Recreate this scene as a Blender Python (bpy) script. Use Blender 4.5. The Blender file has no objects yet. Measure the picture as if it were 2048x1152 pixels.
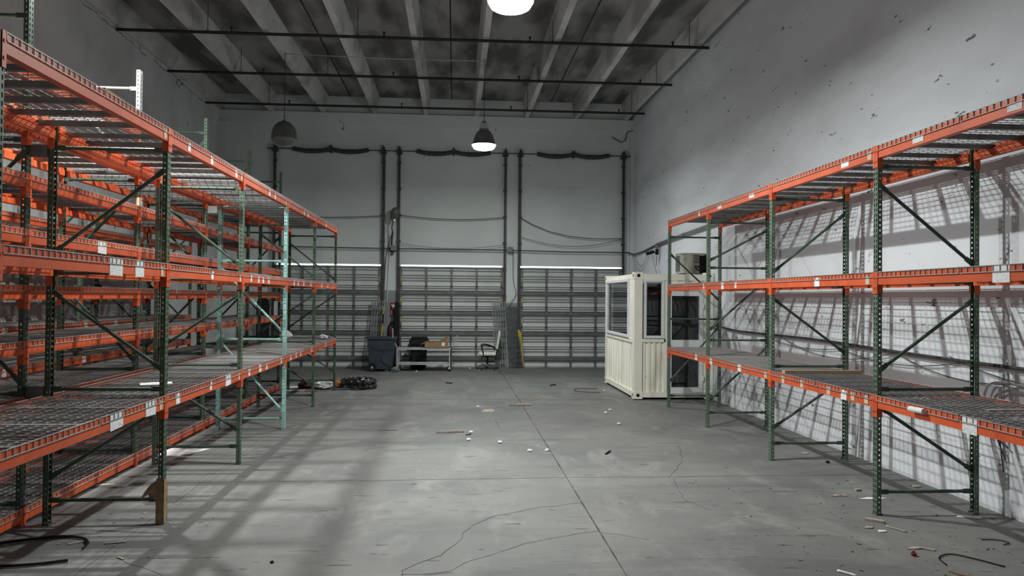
import bpy, math, random
from mathutils import Vector, Matrix
PI = math.pi
rnd = random.Random(7)
C = bpy.context.scene.collection

# ------------------------------------------------------------------ camera, world, lamps, exposure
cam_data = bpy.data.cameras.new('camera')
cam_data.sensor_width = 36.0
cam_data.lens = 1530.0 / 2048.0 * 36.0
cam_data.clip_end = 200
cam = bpy.data.objects.new('camera', cam_data)
C.objects.link(cam)
_yaw, _pit, _rol = 0.0741, 0.0128, 0.0091
_cy, _sy, _cp, _sp = math.cos(_yaw), math.sin(_yaw), math.cos(_pit), math.sin(_pit)
_fw = Vector((_sy*_cp, _cy*_cp, _sp)); _r = Vector((_cy, -_sy, 0)); _u = _r.cross(_fw)
_r2 = _r*math.cos(_rol) + _u*math.sin(_rol); _u2 = -_r*math.sin(_rol) + _u*math.cos(_rol)
cam.matrix_world = Matrix(((_r2.x, _u2.x, -_fw.x, 0), (_r2.y, _u2.y, -_fw.y, 0), (_r2.z, _u2.z, -_fw.z, 2.08), (0, 0, 0, 1)))
bpy.context.scene.camera = cam

world = bpy.data.worlds.new('world'); bpy.context.scene.world = world
world.use_nodes = True
_bg = world.node_tree.nodes['Background']
_bg.inputs[0].default_value = (0.86, 0.93, 1.0, 1); _bg.inputs[1].default_value = 6.0   # overcast daylight behind the dock doors

vs = bpy.context.scene.view_settings
vs.view_transform = 'Standard'; vs.look = 'None'; vs.gamma = 1.0; vs.use_curve_mapping = False
vs.exposure = 0.46

LAMP_COL = (0.97, 1.0, 0.965)
def disk_light(name, loc, watts, size=0.15):
    l = bpy.data.lights.new(name, 'AREA'); l.shape = 'DISK'; l.size = size; l.energy = watts; l.color = LAMP_COL
    o = bpy.data.objects.new(name, l); o.location = loc; C.objects.link(o); return o
def bulb_light(name, loc, watts):
    l = bpy.data.lights.new(name, 'POINT'); l.shadow_soft_size = 0.08; l.energy = watts; l.color = LAMP_COL
    o = bpy.data.objects.new(name, l); o.location = loc; C.objects.link(o); return o
# the three lit high bays: most light straight down, part of it spread sideways by the prismatic lens
for loc, down, side in (((0.62, 9.0, 5.46), 265, 10), ((-3.65, 8.6, 5.76), 270, 8), ((0.62, 17.4, 5.42), 150, 34)):
    disk_light('lamp_light', loc, down)
    bulb_light('lamp_light', (loc[0], loc[1], loc[2]-.11), side)

# ------------------------------------------------------------------ helpers
def tag(o, label=None, cat=None, group=None, kind=None):
    if label: o['label'] = label
    if cat: o['category'] = cat
    if group: o['group'] = group
    if kind: o['kind'] = kind
    return o
def thing(name, label, cat, loc=(0, 0, 0), rz=0.0, group=None):
    o = bpy.data.objects.new(name, None); o.empty_display_size = 0.1; C.objects.link(o)
    o.location = loc; o.rotation_euler = (0, 0, rz)
    return tag(o, label, cat, group)
def node(name, parent, loc=(0, 0, 0), rz=0.0):
    o = bpy.data.objects.new(name, None); o.empty_display_size = 0.1; C.objects.link(o)
    o.location = loc; o.rotation_euler = (0, 0, rz); o.parent = parent
    return o

class MB:
    def __init__(s): s.v = []; s.f = []
    def add(s, vs, fs):
        b = len(s.v); s.v += [tuple(v) for v in vs]; s.f += [tuple(i+b for i in f) for f in fs]; return s
    def box(s, c, d, rz=0.0, rx=0.0, ry=0.0):
        hx, hy, hz = d[0]/2, d[1]/2, d[2]/2
        m = Matrix.Rotation(rz, 3, 'Z') @ Matrix.Rotation(ry, 3, 'Y') @ Matrix.Rotation(rx, 3, 'X')
        vs = [Vector(c) + m @ Vector((x, y, z)) for x in (-hx, hx) for y in (-hy, hy) for z in (-hz, hz)]
        return s.add(vs, [(0, 1, 3, 2), (4, 6, 7, 5), (0, 4, 5, 1), (2, 3, 7, 6), (0, 2, 6, 4), (1, 5, 7, 3)])
    def b2(s, a, b):
        return s.box([(a[i]+b[i])/2 for i in range(3)], [abs(b[i]-a[i]) for i in range(3)])
    def tube(s, pts, r, n=8, cap=True):
        pts = [Vector(p) for p in pts]; k = len(pts); rs = r if isinstance(r, (list, tuple)) else [r]*k
        t0 = (pts[1]-pts[0]).normalized(); a = Vector((0, 0, 1)) if abs(t0.z) < .9 else Vector((1, 0, 0))
        nrm = (a - t0*a.dot(t0)).normalized(); vs = []
        for i, p in enumerate(pts):
            t = (pts[min(i+1, k-1)]-pts[max(i-1, 0)]).normalized()
            nrm = (nrm - t*nrm.dot(t)).normalized(); bn = t.cross(nrm)
            for j in range(n):
                an = 2*PI*(j+.5)/n; vs.append(p + (nrm*math.cos(an) + bn*math.sin(an))*rs[i])
        fs = [(i*n+j, i*n+(j+1) % n, (i+1)*n+(j+1) % n, (i+1)*n+j) for i in range(k-1) for j in range(n)]
        if cap: fs += [tuple(range(n-1, -1, -1)), tuple(range((k-1)*n, k*n))]
        return s.add(vs, fs)
    def lathe(s, prof, n=28, c=(0, 0, 0)):
        vs = []; fs = []
        for (r, z) in prof:
            for j in range(n):
                an = 2*PI*j/n; vs.append((c[0]+r*math.cos(an), c[1]+r*math.sin(an), c[2]+z))
        for i in range(len(prof)-1):
            for j in range(n):
                fs.append((i*n+j, i*n+(j+1) % n, (i+1)*n+(j+1) % n, (i+1)*n+j))
        return s.add(vs, fs)
    def prism(s, sec, axis, a, b, cap=True):
        # sec: closed list of 2-D points on the two other axes, extruded along axis from a to b
        k = len(sec)
        def P(p, t):
            return {'x': (t, p[0], p[1]), 'y': (p[0], t, p[1]), 'z': (p[0], p[1], t)}[axis]
        vs = [P(p, a) for p in sec] + [P(p, b) for p in sec]
        fs = [(i, (i+1) % k, k+(i+1) % k, k+i) for i in range(k)]
        if cap: fs += [tuple(range(k-1, -1, -1)), tuple(range(k, 2*k))]
        return s.add(vs, fs)
    def sheet(s, sec, axis, a, b, th=0.0):
        # an open profile extruded along axis (a folded sheet)
        k = len(sec)
        def P(p, t):
            return {'x': (t, p[0], p[1]), 'y': (p[0], t, p[1]), 'z': (p[0], p[1], t)}[axis]
        vs = [P(p, a) for p in sec] + [P(p, b) for p in sec]
        return s.add(vs, [(i, i+1, k+i+1, k+i) for i in range(k-1)])
    def mesh(s, name, mat, smooth=False):
        me = bpy.data.meshes.new(name); me.from_pydata(s.v, [], s.f); me.update()
        import bmesh
        bm = bmesh.new(); bm.from_mesh(me); bmesh.ops.recalc_face_normals(bm, faces=bm.faces[:]); bm.to_mesh(me); bm.free()
        if mat: me.materials.append(mat)
        if smooth:
            for p in me.polygons: p.use_smooth = True
        return me
    def obj(s, name, mat, parent=None, loc=(0, 0, 0), smooth=False, rz=0.0):
        return put(name, s.mesh(name, mat, smooth), parent, loc, rz)
def put(name, me, parent=None, loc=(0, 0, 0), rz=0.0):
    o = bpy.data.objects.new(name, me); C.objects.link(o); o.location = loc; o.rotation_euler = (0, 0, rz)
    if parent: o.parent = parent
    return o
def bevel(o, w=0.01, seg=2):
    m = o.modifiers.new('b', 'BEVEL'); m.width = w; m.segments = seg; m.limit_method = 'ANGLE'; return o
def smooth_curve(pts, n=6):
    pts = [Vector(p) for p in pts]; out = []
    for i in range(len(pts)-1):
        p0, p1, p2, p3 = pts[max(i-1, 0)], pts[i], pts[i+1], pts[min(i+2, len(pts)-1)]
        for k in range(n):
            t = k/n
            out.append(0.5*((2*p1)+(p2-p0)*t+(2*p0-5*p1+4*p2-p3)*t*t+(3*p1-p0-3*p2+p3)*t**3))
    out.append(pts[-1]); return out
def sag(a, b, d, n=14):
    a = Vector(a); b = Vector(b)
    return [a.lerp(b, i/n) - Vector((0, 0, d*4*(i/n)*(1-i/n))) for i in range(n+1)]

# ------------------------------------------------------------------ materials
def mat(name, col, rough=0.6, metal=0.0, col2=None, scale=6.0, lo=0.4, hi=0.7, stretch=(1, 1, 1), bump=0.0, bscale=None,
        spec=0.4, detail=6.0, rand=0.0, chips=None, coord='Object'):
    m = bpy.data.materials.new(name); m.use_nodes = True; nt = m.node_tree; N = nt.nodes; L = nt.links
    b = N['Principled BSDF']; b.inputs['Roughness'].default_value = rough; b.inputs['Metallic'].default_value = metal
    b.inputs['Specular IOR Level'].default_value = spec; b.inputs['Base Color'].default_value = (*col, 1)
    out = None
    if col2 or bump or chips or rand:
        tc = N.new('ShaderNodeTexCoord'); mp = N.new('ShaderNodeMapping'); mp.inputs['Scale'].default_value = stretch
        L.new(tc.outputs[coord], mp.inputs['Vector'])
        vec = mp.outputs['Vector']
        if rand:
            oi = N.new('ShaderNodeObjectInfo'); ad = N.new('ShaderNodeVectorMath'); ad.operation = 'ADD'
            mu = N.new('ShaderNodeMath'); mu.operation = 'MULTIPLY'; mu.inputs[1].default_value = 37.0
            L.new(oi.outputs['Random'], mu.inputs[0]); L.new(mp.outputs['Vector'], ad.inputs[0]); L.new(mu.outputs[0], ad.inputs[1]); vec = ad.outputs[0]
        last = None
        if col2:
            nz = N.new('ShaderNodeTexNoise'); nz.inputs['Scale'].default_value = scale; nz.inputs['Detail'].default_value = detail
            L.new(vec, nz.inputs['Vector'])
            mr = N.new('ShaderNodeMapRange'); mr.inputs[1].default_value = lo; mr.inputs[2].default_value = hi
            L.new(nz.outputs['Fac'], mr.inputs[0])
            mx = N.new('ShaderNodeMix'); mx.data_type = 'RGBA'; mx.inputs[6].default_value = (*col, 1); mx.inputs[7].default_value = (*col2, 1)
            L.new(mr.outputs[0], mx.inputs[0]); last = mx.outputs[2]
        if chips:
            ccol, cscale, cth = chips
            nz2 = N.new('ShaderNodeTexNoise'); nz2.inputs['Scale'].default_value = cscale; nz2.inputs['Detail'].default_value = 4
            nz2.inputs['Roughness'].default_value = 0.65
            L.new(vec, nz2.inputs['Vector'])
            mr2 = N.new('ShaderNodeMapRange'); mr2.inputs[1].default_value = cth; mr2.inputs[2].default_value = cth+0.03
            L.new(nz2.outputs['Fac'], mr2.inputs[0])
            mx2 = N.new('ShaderNodeMix'); mx2.data_type = 'RGBA'; mx2.inputs[7].default_value = (*ccol, 1)
            if last: L.new(last, mx2.inputs[6])
            else: mx2.inputs[6].default_value = (*col, 1)
            L.new(mr2.outputs[0], mx2.inputs[0]); last = mx2.outputs[2]
        if rand:
            hv = N.new('ShaderNodeMapRange'); hv.inputs[3].default_value = 1-rand; hv.inputs[4].default_value = 1+rand
            oi2 = N.new('ShaderNodeObjectInfo'); L.new(oi2.outputs['Random'], hv.inputs[0])
            mm = N.new('ShaderNodeVectorMath'); mm.operation = 'SCALE'
            if last: L.new(last, mm.inputs[0])
            else: mm.inputs[0].default_value = col
            L.new(hv.outputs[0], mm.inputs['Scale']); last = mm.outputs[0]
        if last: L.new(last, b.inputs['Base Color'])
        if bump:
            nb = N.new('ShaderNodeTexNoise'); nb.inputs['Scale'].default_value = bscale or scale*4; nb.inputs['Detail'].default_value = 5
            L.new(vec, nb.inputs['Vector']); bp = N.new('ShaderNodeBump'); bp.inputs['Strength'].default_value = bump; bp.inputs['Distance'].default_value = 0.02
            L.new(nb.outputs['Fac'], bp.inputs['Height']); L.new(bp.outputs['Normal'], b.inputs['Normal'])
    return m
def emit(name, col, s):
    m = bpy.data.materials.new(name); m.use_nodes = True; b = m.node_tree.nodes['Principled BSDF']
    b.inputs['Base Color'].default_value = (.8, .8, .8, 1)
    b.inputs['Emission Color'].default_value = (*col, 1); b.inputs['Emission Strength'].default_value = s
    return m
def glassy(name, tint, rough=0.0, trans=1.0):
    m = bpy.data.materials.new(name); m.use_nodes = True; b = m.node_tree.nodes['Principled BSDF']
    b.inputs['Base Color'].default_value = (*tint, 1); b.inputs['Roughness'].default_value = rough
    b.inputs['Transmission Weight'].default_value = trans; b.inputs['IOR'].default_value = 1.45
    return m

def floor_material():
    m = bpy.data.materials.new('concrete_floor'); m.use_nodes = True; nt = m.node_tree; N = nt.nodes; L = nt.links
    b = N['Principled BSDF']; g = N.new('ShaderNodeNewGeometry')
    def noise(scale, detail, stretch=(1, 1, 1), rough=.6, dist=0.0):
        mp = N.new('ShaderNodeMapping'); mp.inputs['Scale'].default_value = stretch; L.new(g.outputs['Position'], mp.inputs['Vector'])
        n = N.new('ShaderNodeTexNoise'); n.inputs['Scale'].default_value = scale; n.inputs['Detail'].default_value = detail
        n.inputs['Roughness'].default_value = rough; n.inputs['Distortion'].default_value = dist
        L.new(mp.outputs[0], n.inputs['Vector']); return n.outputs['Fac']
    def ramp(fac, lo, hi):
        r = N.new('ShaderNodeMapRange'); r.inputs[1].default_value = lo; r.inputs[2].default_value = hi; L.new(fac, r.inputs[0]); return r.outputs[0]
    def mix(fac, a, c, k=1.0):
        x = N.new('ShaderNodeMix'); x.data_type = 'RGBA'
        if k != 1.0:
            mu = N.new('ShaderNodeMath'); mu.operation = 'MULTIPLY'; mu.inputs[1].default_value = k; L.new(fac, mu.inputs[0]); fac = mu.outputs[0]
        L.new(fac, x.inputs[0])
        if isinstance(a, tuple): x.inputs[6].default_value = (*a, 1)
        else: L.new(a, x.inputs[6])
        x.inputs[7].default_value = (*c, 1); return x.outputs[2]
    c = mix(ramp(noise(.55, 8), .35, .65), (.195, .196, .187), (.130, .132, .131))
    c = mix(ramp(noise(1.6, 6, (1, .5, 1), .65, .6), .52, .68), c, (.25, .25, .24), .75)
    c = mix(ramp(noise(3.0, 8, (.35, 1, 1), .7), .56, .72), c, (.092, .094, .094), .7)
    c = mix(ramp(noise(1.0, 5, (.25, 1.4, 1), .6, .8), .58, .7), c, (.096, .098, .098), .6)
    c = mix(ramp(noise(9, 6, (.5, 1, 1), .7), .66, .74), c, (.10, .10, .10), .6)
    c = mix(ramp(noise(26, 3), .72, .76), c, (.07, .07, .07), .6)
    c = mix(ramp(noise(5.0, 3, (.55, 2.6, 1), .55, .3), .655, .675), c, (.06, .06, .058), .75)
    c = mix(ramp(noise(2.4, 9, (.2, 3.0, 1), .75), .55, .75), c, (.11, .112, .11), .45)
    L.new(c, b.inputs['Base Color'])
    L.new(ramp(noise(2.2, 5), .2, .9), N.new('ShaderNodeMath').inputs[0])
    b.inputs['Roughness'].default_value = 0.62; b.inputs['Specular IOR Level'].default_value = 0.35
    bp = N.new('ShaderNodeBump'); bp.inputs['Strength'].default_value = .12; bp.inputs['Distance'].default_value = .01
    L.new(noise(40, 6), bp.inputs['Height']); L.new(bp.outputs[0], b.inputs['Normal'])
    return m
def block_wall_material(name, col, col2, line):
    m = mat(name, col, .85, col2=col2, scale=1.1, lo=.35, hi=.75, bump=.25, bscale=18, coord='Object')
    return m

M_floor = floor_material()
M_wall = mat('white_painted_wall', (.76, .795, .84), .8, col2=(.62, .645, .68), scale=.8, lo=.46, hi=.72, stretch=(1, .5, 1.6), bump=.18, bscale=9,
             chips=((.16, .16, .16), 5.5, .665))
M_wall_back = mat('grey_white_painted_wall', (.68, .725, .72), .8, col2=(.57, .61, .605), scale=.5, lo=.4, hi=.7, bump=.12, bscale=11,
                  chips=((.2, .2, .2), 1.6, .69))
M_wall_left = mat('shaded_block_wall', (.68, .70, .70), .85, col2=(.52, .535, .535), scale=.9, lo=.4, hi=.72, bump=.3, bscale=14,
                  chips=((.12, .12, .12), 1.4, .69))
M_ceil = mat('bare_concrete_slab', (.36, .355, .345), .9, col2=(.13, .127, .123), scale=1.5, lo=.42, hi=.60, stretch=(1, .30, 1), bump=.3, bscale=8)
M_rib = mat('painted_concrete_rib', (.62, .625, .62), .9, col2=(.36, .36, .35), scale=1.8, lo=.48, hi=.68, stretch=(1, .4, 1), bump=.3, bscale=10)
M_green = mat('dark_green_steel', (.072, .122, .075), .5, .0, col2=(.042, .075, .048), scale=9, lo=.4, hi=.7, chips=((.16, .15, .13), 30, .74), rand=.12)
M_green2 = mat('faded_green_steel', (.125, .185, .132), .5, .0, col2=(.075, .12, .085), scale=9, lo=.4, hi=.7, chips=((.2, .19, .17), 30, .72), rand=.12)
M_brace = mat('green_brace_steel', (.050, .090, .062), .45, .0, col2=(.12, .15, .13), scale=5, lo=.55, hi=.75, rand=.2)
M_teal = mat('teal_steel', (.31, .54, .50), .5, .0, col2=(.22, .40, .37), scale=7, lo=.45, hi=.75, chips=((.08, .1, .1), 22, .72))
M_white_steel = mat('white_steel', (.20, .215, .20), .5, col2=(.16, .175, .16), scale=7)
M_orange = mat('orange_steel', (.66, .112, .034), .5, .0, col2=(.52, .080, .026), scale=5, lo=.4, hi=.75, chips=((.17, .07, .04), 24, .74), rand=.10)
M_wire = mat('galvanised_wire', (.41, .405, .40), .5, .1, col2=(.31, .305, .30), scale=2.2, lo=.4, hi=.7, chips=((.26, .13, .09), 1.7, .66), rand=.15)
M_channel = mat('galvanised_channel', (.20, .20, .20), .5, .3, col2=(.12, .115, .11), scale=4, lo=.4, hi=.7)
M_paper = mat('white_paper', (.80, .81, .82), .8, col2=(.72, .72, .72), scale=14)
M_print = mat('printed_paper', (.80, .81, .82), .8, col2=(.34, .34, .35), scale=85, lo=.56, hi=.66, stretch=(1, .40, 1.5), rand=.02)
M_beige = mat('beige_tag', (.58, .49, .36), .8, col2=(.48, .39, .27), scale=20)
M_card = mat('brown_cardboard', (.30, .19, .095), .85, col2=(.22, .14, .07), scale=12, bump=.2)
M_tape = mat('worn_tan_cardboard', (.36, .26, .15), .85, col2=(.23, .16, .09), scale=16, lo=.4, hi=.6, bump=.3)
M_wood = mat('raw_timber', (.42, .31, .20), .8, col2=(.30, .21, .13), scale=8, stretch=(.2, 3, 3))
M_darkmetal = mat('dark_steel', (.045, .047, .047), .55, .2, col2=(.075, .075, .07), scale=8)
M_track = mat('grey_galvanised_track', (.16, .17, .17), .5, .4, col2=(.10, .105, .105), scale=6)
M_black = mat('black_rubber', (.011, .011, .012), .7, col2=(.018, .018, .018), scale=10, spec=.2)
M_blackgloss = mat('black_plastic_film', (.012, .012, .013), .22, col2=(.02, .02, .02), scale=20, spec=.6, bump=.5, bscale=30)
M_pipe = mat('black_iron_pipe', (.022, .022, .022), .6, col2=(.04, .036, .032), scale=8)
M_doorpanel = mat('ribbed_grey_door_skin', (.58, .605, .60), .5, .0, col2=(.50, .525, .52), scale=2.0, lo=.4, hi=.7)
M_doorframe = mat('grey_door_stile', (.15, .16, .16), .5, .3, col2=(.11, .115, .115), scale=4)
M_yellow = mat('yellow_paint', (.55, .42, .03), .5, col2=(.42, .30, .03), scale=10)
M_cream = mat('cream_container_paint', (.90, .885, .79), .55, col2=(.83, .815, .70), scale=2.0, lo=.4, hi=.75, chips=((.26, .19, .12), 5.5, .70))
M_creamdirty = mat('stained_cream_paint', (.90, .885, .78), .6, col2=(.60, .565, .46), scale=3.2, lo=.54, hi=.76, stretch=(1.2, 1.2, .25), chips=((.22, .16, .1), 7, .70))
M_pvc = mat('white_pvc', (.78, .80, .82), .35, col2=(.7, .72, .74), scale=6)
M_glass = glassy('clear_window_glass', (.82, .88, .90))
M_glassdark = mat('dark_tinted_glass', (.012, .013, .014), .06, spec=.6)
M_insidedark = mat('dark_interior', (.05, .052, .055), .8, col2=(.04, .04, .04), scale=3)
M_hole = mat('hollow_black', (.004, .004, .004), .9)  # joint black; also paints the dark of the casting holes and the valve recess
M_galv = mat('shiny_galvanised', (.66, .67, .68), .32, .6, col2=(.52, .53, .54), scale=9)
M_bin = mat('slate_blue_plastic', (.040, .056, .075), .45, col2=(.030, .042, .056), scale=6)
M_gate = mat('grey_steel_gate', (.24, .26, .265), .5, .1, col2=(.16, .175, .18), scale=9)
M_gatedark = mat('dark_grey_steel_gate', (.07, .082, .09), .5, .2, col2=(.05, .058, .064), scale=9)
M_leather = mat('white_leather', (.74, .75, .72), .45, col2=(.66, .66, .62), scale=12, bump=.15, bscale=60)
M_chrome = mat('polished_metal', (.6, .6, .6), .22, .9, col2=(.5, .5, .5), scale=6)
M_ac = mat('grimy_beige_enamel', (.42, .41, .36), .55, col2=(.20, .19, .16), scale=5, lo=.42, hi=.72, stretch=(1, 1, .4))
M_red = mat('red_enamel', (.30, .02, .02), .4, col2=(.22, .015, .015), scale=8)
M_darkred = mat('dark_red_enamel', (.06, .008, .008), .5, col2=(.03, .006, .006), scale=8)
M_lampshade = mat('grey_aluminium_shade', (.22, .22, .225), .4, .4, col2=(.16, .16, .165), scale=5)
M_lampoff = mat('dusty_prismatic_acrylic', (.12, .125, .118), .35, col2=(.085, .09, .082), scale=4, spec=.5)
M_lampoff2 = mat('pale_prismatic_acrylic', (.20, .21, .195), .3, col2=(.14, .15, .135), scale=4, spec=.5)
M_lens = emit('lit_lamp_lens', (.95, .98, 1.0), 8.0)
M_whiteplastic = mat('white_plastic_film', (.74, .75, .76), .4, col2=(.6, .6, .62), scale=14, bump=.6, bscale=22)
M_crack = mat('crack_grime', (.035, .035, .033), .95, col2=(.08, .08, .077), scale=9, lo=.35, hi=.7)
M_greypvc = mat('grey_conduit', (.20, .21, .215), .5, col2=(.13, .135, .14), scale=7)
M_cable = mat('black_cable', (.045, .046, .047), .6, col2=(.05, .05, .05), scale=12)
M_cablegrey = mat('grey_cable', (.10, .105, .105), .6, col2=(.07, .07, .07), scale=12)
M_orangetrash = mat('orange_brown_scrap', (.45, .19, .04), .8, col2=(.3, .13, .04), scale=12)
M_bluetrash = mat('blue_grey_scrap', (.10, .13, .17), .6, col2=(.07, .09, .12), scale=12)
M_bark = mat('grey_brown_strip', (.23, .21, .18), .85, col2=(.13, .115, .095), scale=14)
M_tan = mat('tan_scrap', (.42, .375, .31), .85, col2=(.32, .275, .22), scale=16)
M_ground = mat('outdoor_concrete', (.6, .6, .58), .8)
M_grout = mat('grey_paint_patch', (.30, .32, .33), .8, col2=(.25, .27, .28), scale=3)

# ------------------------------------------------------------------ room shell
XL, XR, YB, YF, ZC = -6.94, 5.37, 22.94, -4.0, 8.05
def struct(mb, name, m, parent=None, loc=(0, 0, 0)):
    o = mb.obj(name, m, parent, loc)
    if not parent: o['kind'] = 'structure'
    return o
struct(MB().b2((XL-.3, YF-.3, -.3), (XR+.3, YB+.35, 0)), 'floor', M_floor)
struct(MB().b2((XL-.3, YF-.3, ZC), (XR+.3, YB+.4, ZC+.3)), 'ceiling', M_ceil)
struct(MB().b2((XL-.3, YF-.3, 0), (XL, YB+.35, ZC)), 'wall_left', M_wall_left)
struct(MB().b2((XR, YF-.3, 0), (XR+.3, YB+.35, ZC)), 'wall_right', M_wall)
struct(MB().b2((XL, YF-.3, 0), (XR, YF, ZC)), 'wall_front', M_wall_back)
DOORS = [(-5.30, -2.15), (-1.68, 1.46), (1.91, 5.05)]
OPENZ = 3.035
mb = MB(); x = XL
for a, b in DOORS:
    mb.b2((x, YB, 0), (a+(.02 if a > 1 else .06), YB+.3, OPENZ)); x = b-(.02 if a > 1 else .06)
mb.b2((x, YB, 0), (XR, YB+.3, OPENZ)); mb.b2((XL, YB, OPENZ), (XR, YB+.3, 7.16))
struct(mb, 'wall_back', M_wall_back)
struct(MB().b2((XL, YB-.03, 7.16), (XR, YB+.3, 7.52)), 'trim_1', M_wall_back)
struct(MB().b2((XL, YB+.16, 7.52), (XR, YB+.35, ZC)), 'trim_2', M_wall_back)
struct(MB().b2((XL, YB-.16, 0), (XL+.28, YB, 7.16)), 'trim_3', M_wall_back)      # corner pier
struct(MB().b2((XR-.10, YB-.12, 0), (XR, YB, 7.16)), 'trim_4', M_wall_back)
# double-tee ribs along the room
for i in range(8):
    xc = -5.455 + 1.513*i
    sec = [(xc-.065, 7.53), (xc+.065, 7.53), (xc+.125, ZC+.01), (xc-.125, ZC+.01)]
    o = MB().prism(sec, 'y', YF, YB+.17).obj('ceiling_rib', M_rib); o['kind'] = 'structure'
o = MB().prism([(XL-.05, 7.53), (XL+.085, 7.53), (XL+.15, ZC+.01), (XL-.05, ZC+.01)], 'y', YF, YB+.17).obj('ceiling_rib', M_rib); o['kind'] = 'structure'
for i in range(4):
    xc = -6.2 + 3.02*i if i == 0 else -3.17 + 3.01*(i-1)
    if i == 0: continue
    o = MB().b2((xc-.012, YF, ZC-.004), (xc+.012, YB+.15, ZC+.01)).obj('ceiling_joint', M_hole); o['kind'] = 'structure'
# outdoor yard behind the doors
o = MB().b2((-14, YB+.35, -.4), (14, YB+14, -.05)).obj('yard_ground', M_ground); o['kind'] = 'structure'

# floor joints and cracks, lying in the slab surface
def strip(name, pts, w, jit=0.0, z=.0015):
    mb = MB(); P = []
    for i in range(len(pts)-1):
        a = Vector((*pts[i], 0)); b = Vector((*pts[i+1], 0)); n = max(1, int((b-a).length/.12))
        for k in range(n):
            P.append(a.lerp(b, k/n) + (Vector((rnd.uniform(-jit, jit), rnd.uniform(-jit, jit), 0)) if (i or k) else Vector((0, 0, 0))))
    P.append(Vector((*pts[-1], 0))); vs = []; fs = []
    for i, p in enumerate(P):
        t = (P[min(i+1, len(P)-1)]-P[max(i-1, 0)]).normalized(); nn = Vector((-t.y, t.x, 0)); ww = w*rnd.uniform(.35, 1.1)/2
        for (s_, zz) in ((-1, -.004), (-1, z), (1, z), (1, -.004)):
            q = p + nn*ww*s_; vs.append((q.x, q.y, zz))
    for i in range(len(P)-1):
        for j in range(3): fs.append((i*4+j, i*4+j+1, i*4+4+j+1, i*4+4+j))
    mb.add(vs, fs); o = mb.obj(name, M_crack); o['kind'] = 'structure'; return o
strip('floor_joint', [(1.30, 2.0), (1.31, 8.8), (1.32, 15), (1.29, YB)], .016)
strip('floor_joint', [(-2.79, 2.0), (-2.78, 8.8), (-2.80, YB)], .006)
strip('floor_joint', [(-6.9, 8.74), (-1.1, 8.76), (1.3, 8.83), (5.37, 8.84)], .010)
strip('floor_joint', [(-6.9, 15.6), (5.37, 15.7)], .008)
for pts, w in [([(-.38, 5.6), (-.38, 5.88), (-.29, 6.01), (-.14, 6.165), (-.1, 6.21), (0, 6.455), (.072, 6.64), (.086, 6.78), (.18, 7.01), (.276, 7.16), (.375, 7.29), (.652, 7.46), (.86, 7.58), (1.3, 7.74)], .008),
               ([(-.38, 5.8), (-.2, 5.8), (0, 5.845), (.098, 6.05), (.2, 6.11), (.387, 6.27), (.61, 6.465), (.84, 6.6), (1.076, 6.72), (1.31, 6.79)], .006),
               ([(1.305, 6.75), (1.47, 6.67), (1.68, 6.535)], .004),
               ([(3.18, 10.66), (3.04, 10.07), (2.905, 9.61), (2.61, 8.98), (2.515, 8.81)], .007), ([(2.56, 8.76), (2.43, 8.12), (2.4, 7.76), (2.55, 7.4)], .006),
               ([(.70, 13.06), (.726, 12.45), (.744, 12.07)], .007), ([(-2.6, 6.24), (-2.39, 6.05), (-2.22, 5.94), (-2.14, 5.87)], .006),
               ([(-2.32, 6.25), (-1.84, 6.25)], .005), ([(-1.2, 10.5), (-.7, 11.0), (-.45, 11.35)], .005)]:
    strip('floor_crack', pts, w, .014)

# ------------------------------------------------------------------ pallet racking
PITCH = .0508
def post_mesh(name, H, m, cols=2, hw=.038, dp=.045, z_from=0.0):
    mb = MB()
    n = int((H-z_from)/PITCH)
    t = .0028
    if cols == 2: ye = [-hw, -.026, -.012, .012, .026, hw]; hole = (1, 3); wz = (.010, .040)
    else: ye = [-hw, -.008, .008, hw]; hole = (1,); wz = (.016, .036)
    xe = [0, -.016, -.031, -dp]
    def q(a, b, c, d): mb.add([a, b, c, d], [(0, 1, 2, 3)])
    for k in range(n+1):
        z0 = z_from + k*PITCH; z3 = min(z0+PITCH, H)
        if z3 - z0 < .002: continue
        full = (z3-z0) > PITCH-.001
        for layer in (0, 1):
            xw = -layer*t; yo = hw-layer*t
            if full:
                z1, z2 = z0+wz[0], z0+wz[1]
                q((xw, -hw, z0), (xw, hw, z0), (xw, hw, z1), (xw, -hw, z1)); q((xw, -hw, z2), (xw, hw, z2), (xw, hw, z3), (xw, -hw, z3))
                for c in range(len(ye)-1):
                    if c in hole: continue
                    q((xw, ye[c], z1), (xw, ye[c+1], z1), (xw, ye[c+1], z2), (xw, ye[c], z2))
            else:
                q((xw, -hw, z0), (xw, hw, z0), (xw, hw, z3), (xw, -hw, z3))
            for s_ in (-1, 1):
                y = s_*yo
                if full:
                    z1, z2 = z0+.017, z0+.034
                    q((0, y, z0), (-dp, y, z0), (-dp, y, z1), (0, y, z1)); q((0, y, z2), (-dp, y, z2), (-dp, y, z3), (0, y, z3))
                    for c in (0, 2): q((xe[c], y, z1), (xe[c+1], y, z1), (xe[c+1], y, z2), (xe[c], y, z2))
                else:
                    q((0, y, z0), (-dp, y, z0), (-dp, y, z3), (0, y, z3))
        for s_ in (-1, 1):   # return lips
            q((-dp, s_*hw, z0), (-dp, s_*(hw-.012), z0), (-dp, s_*(hw-.012), z3), (-dp, s_*hw, z3))
    return mb.mesh(name, m)
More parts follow.
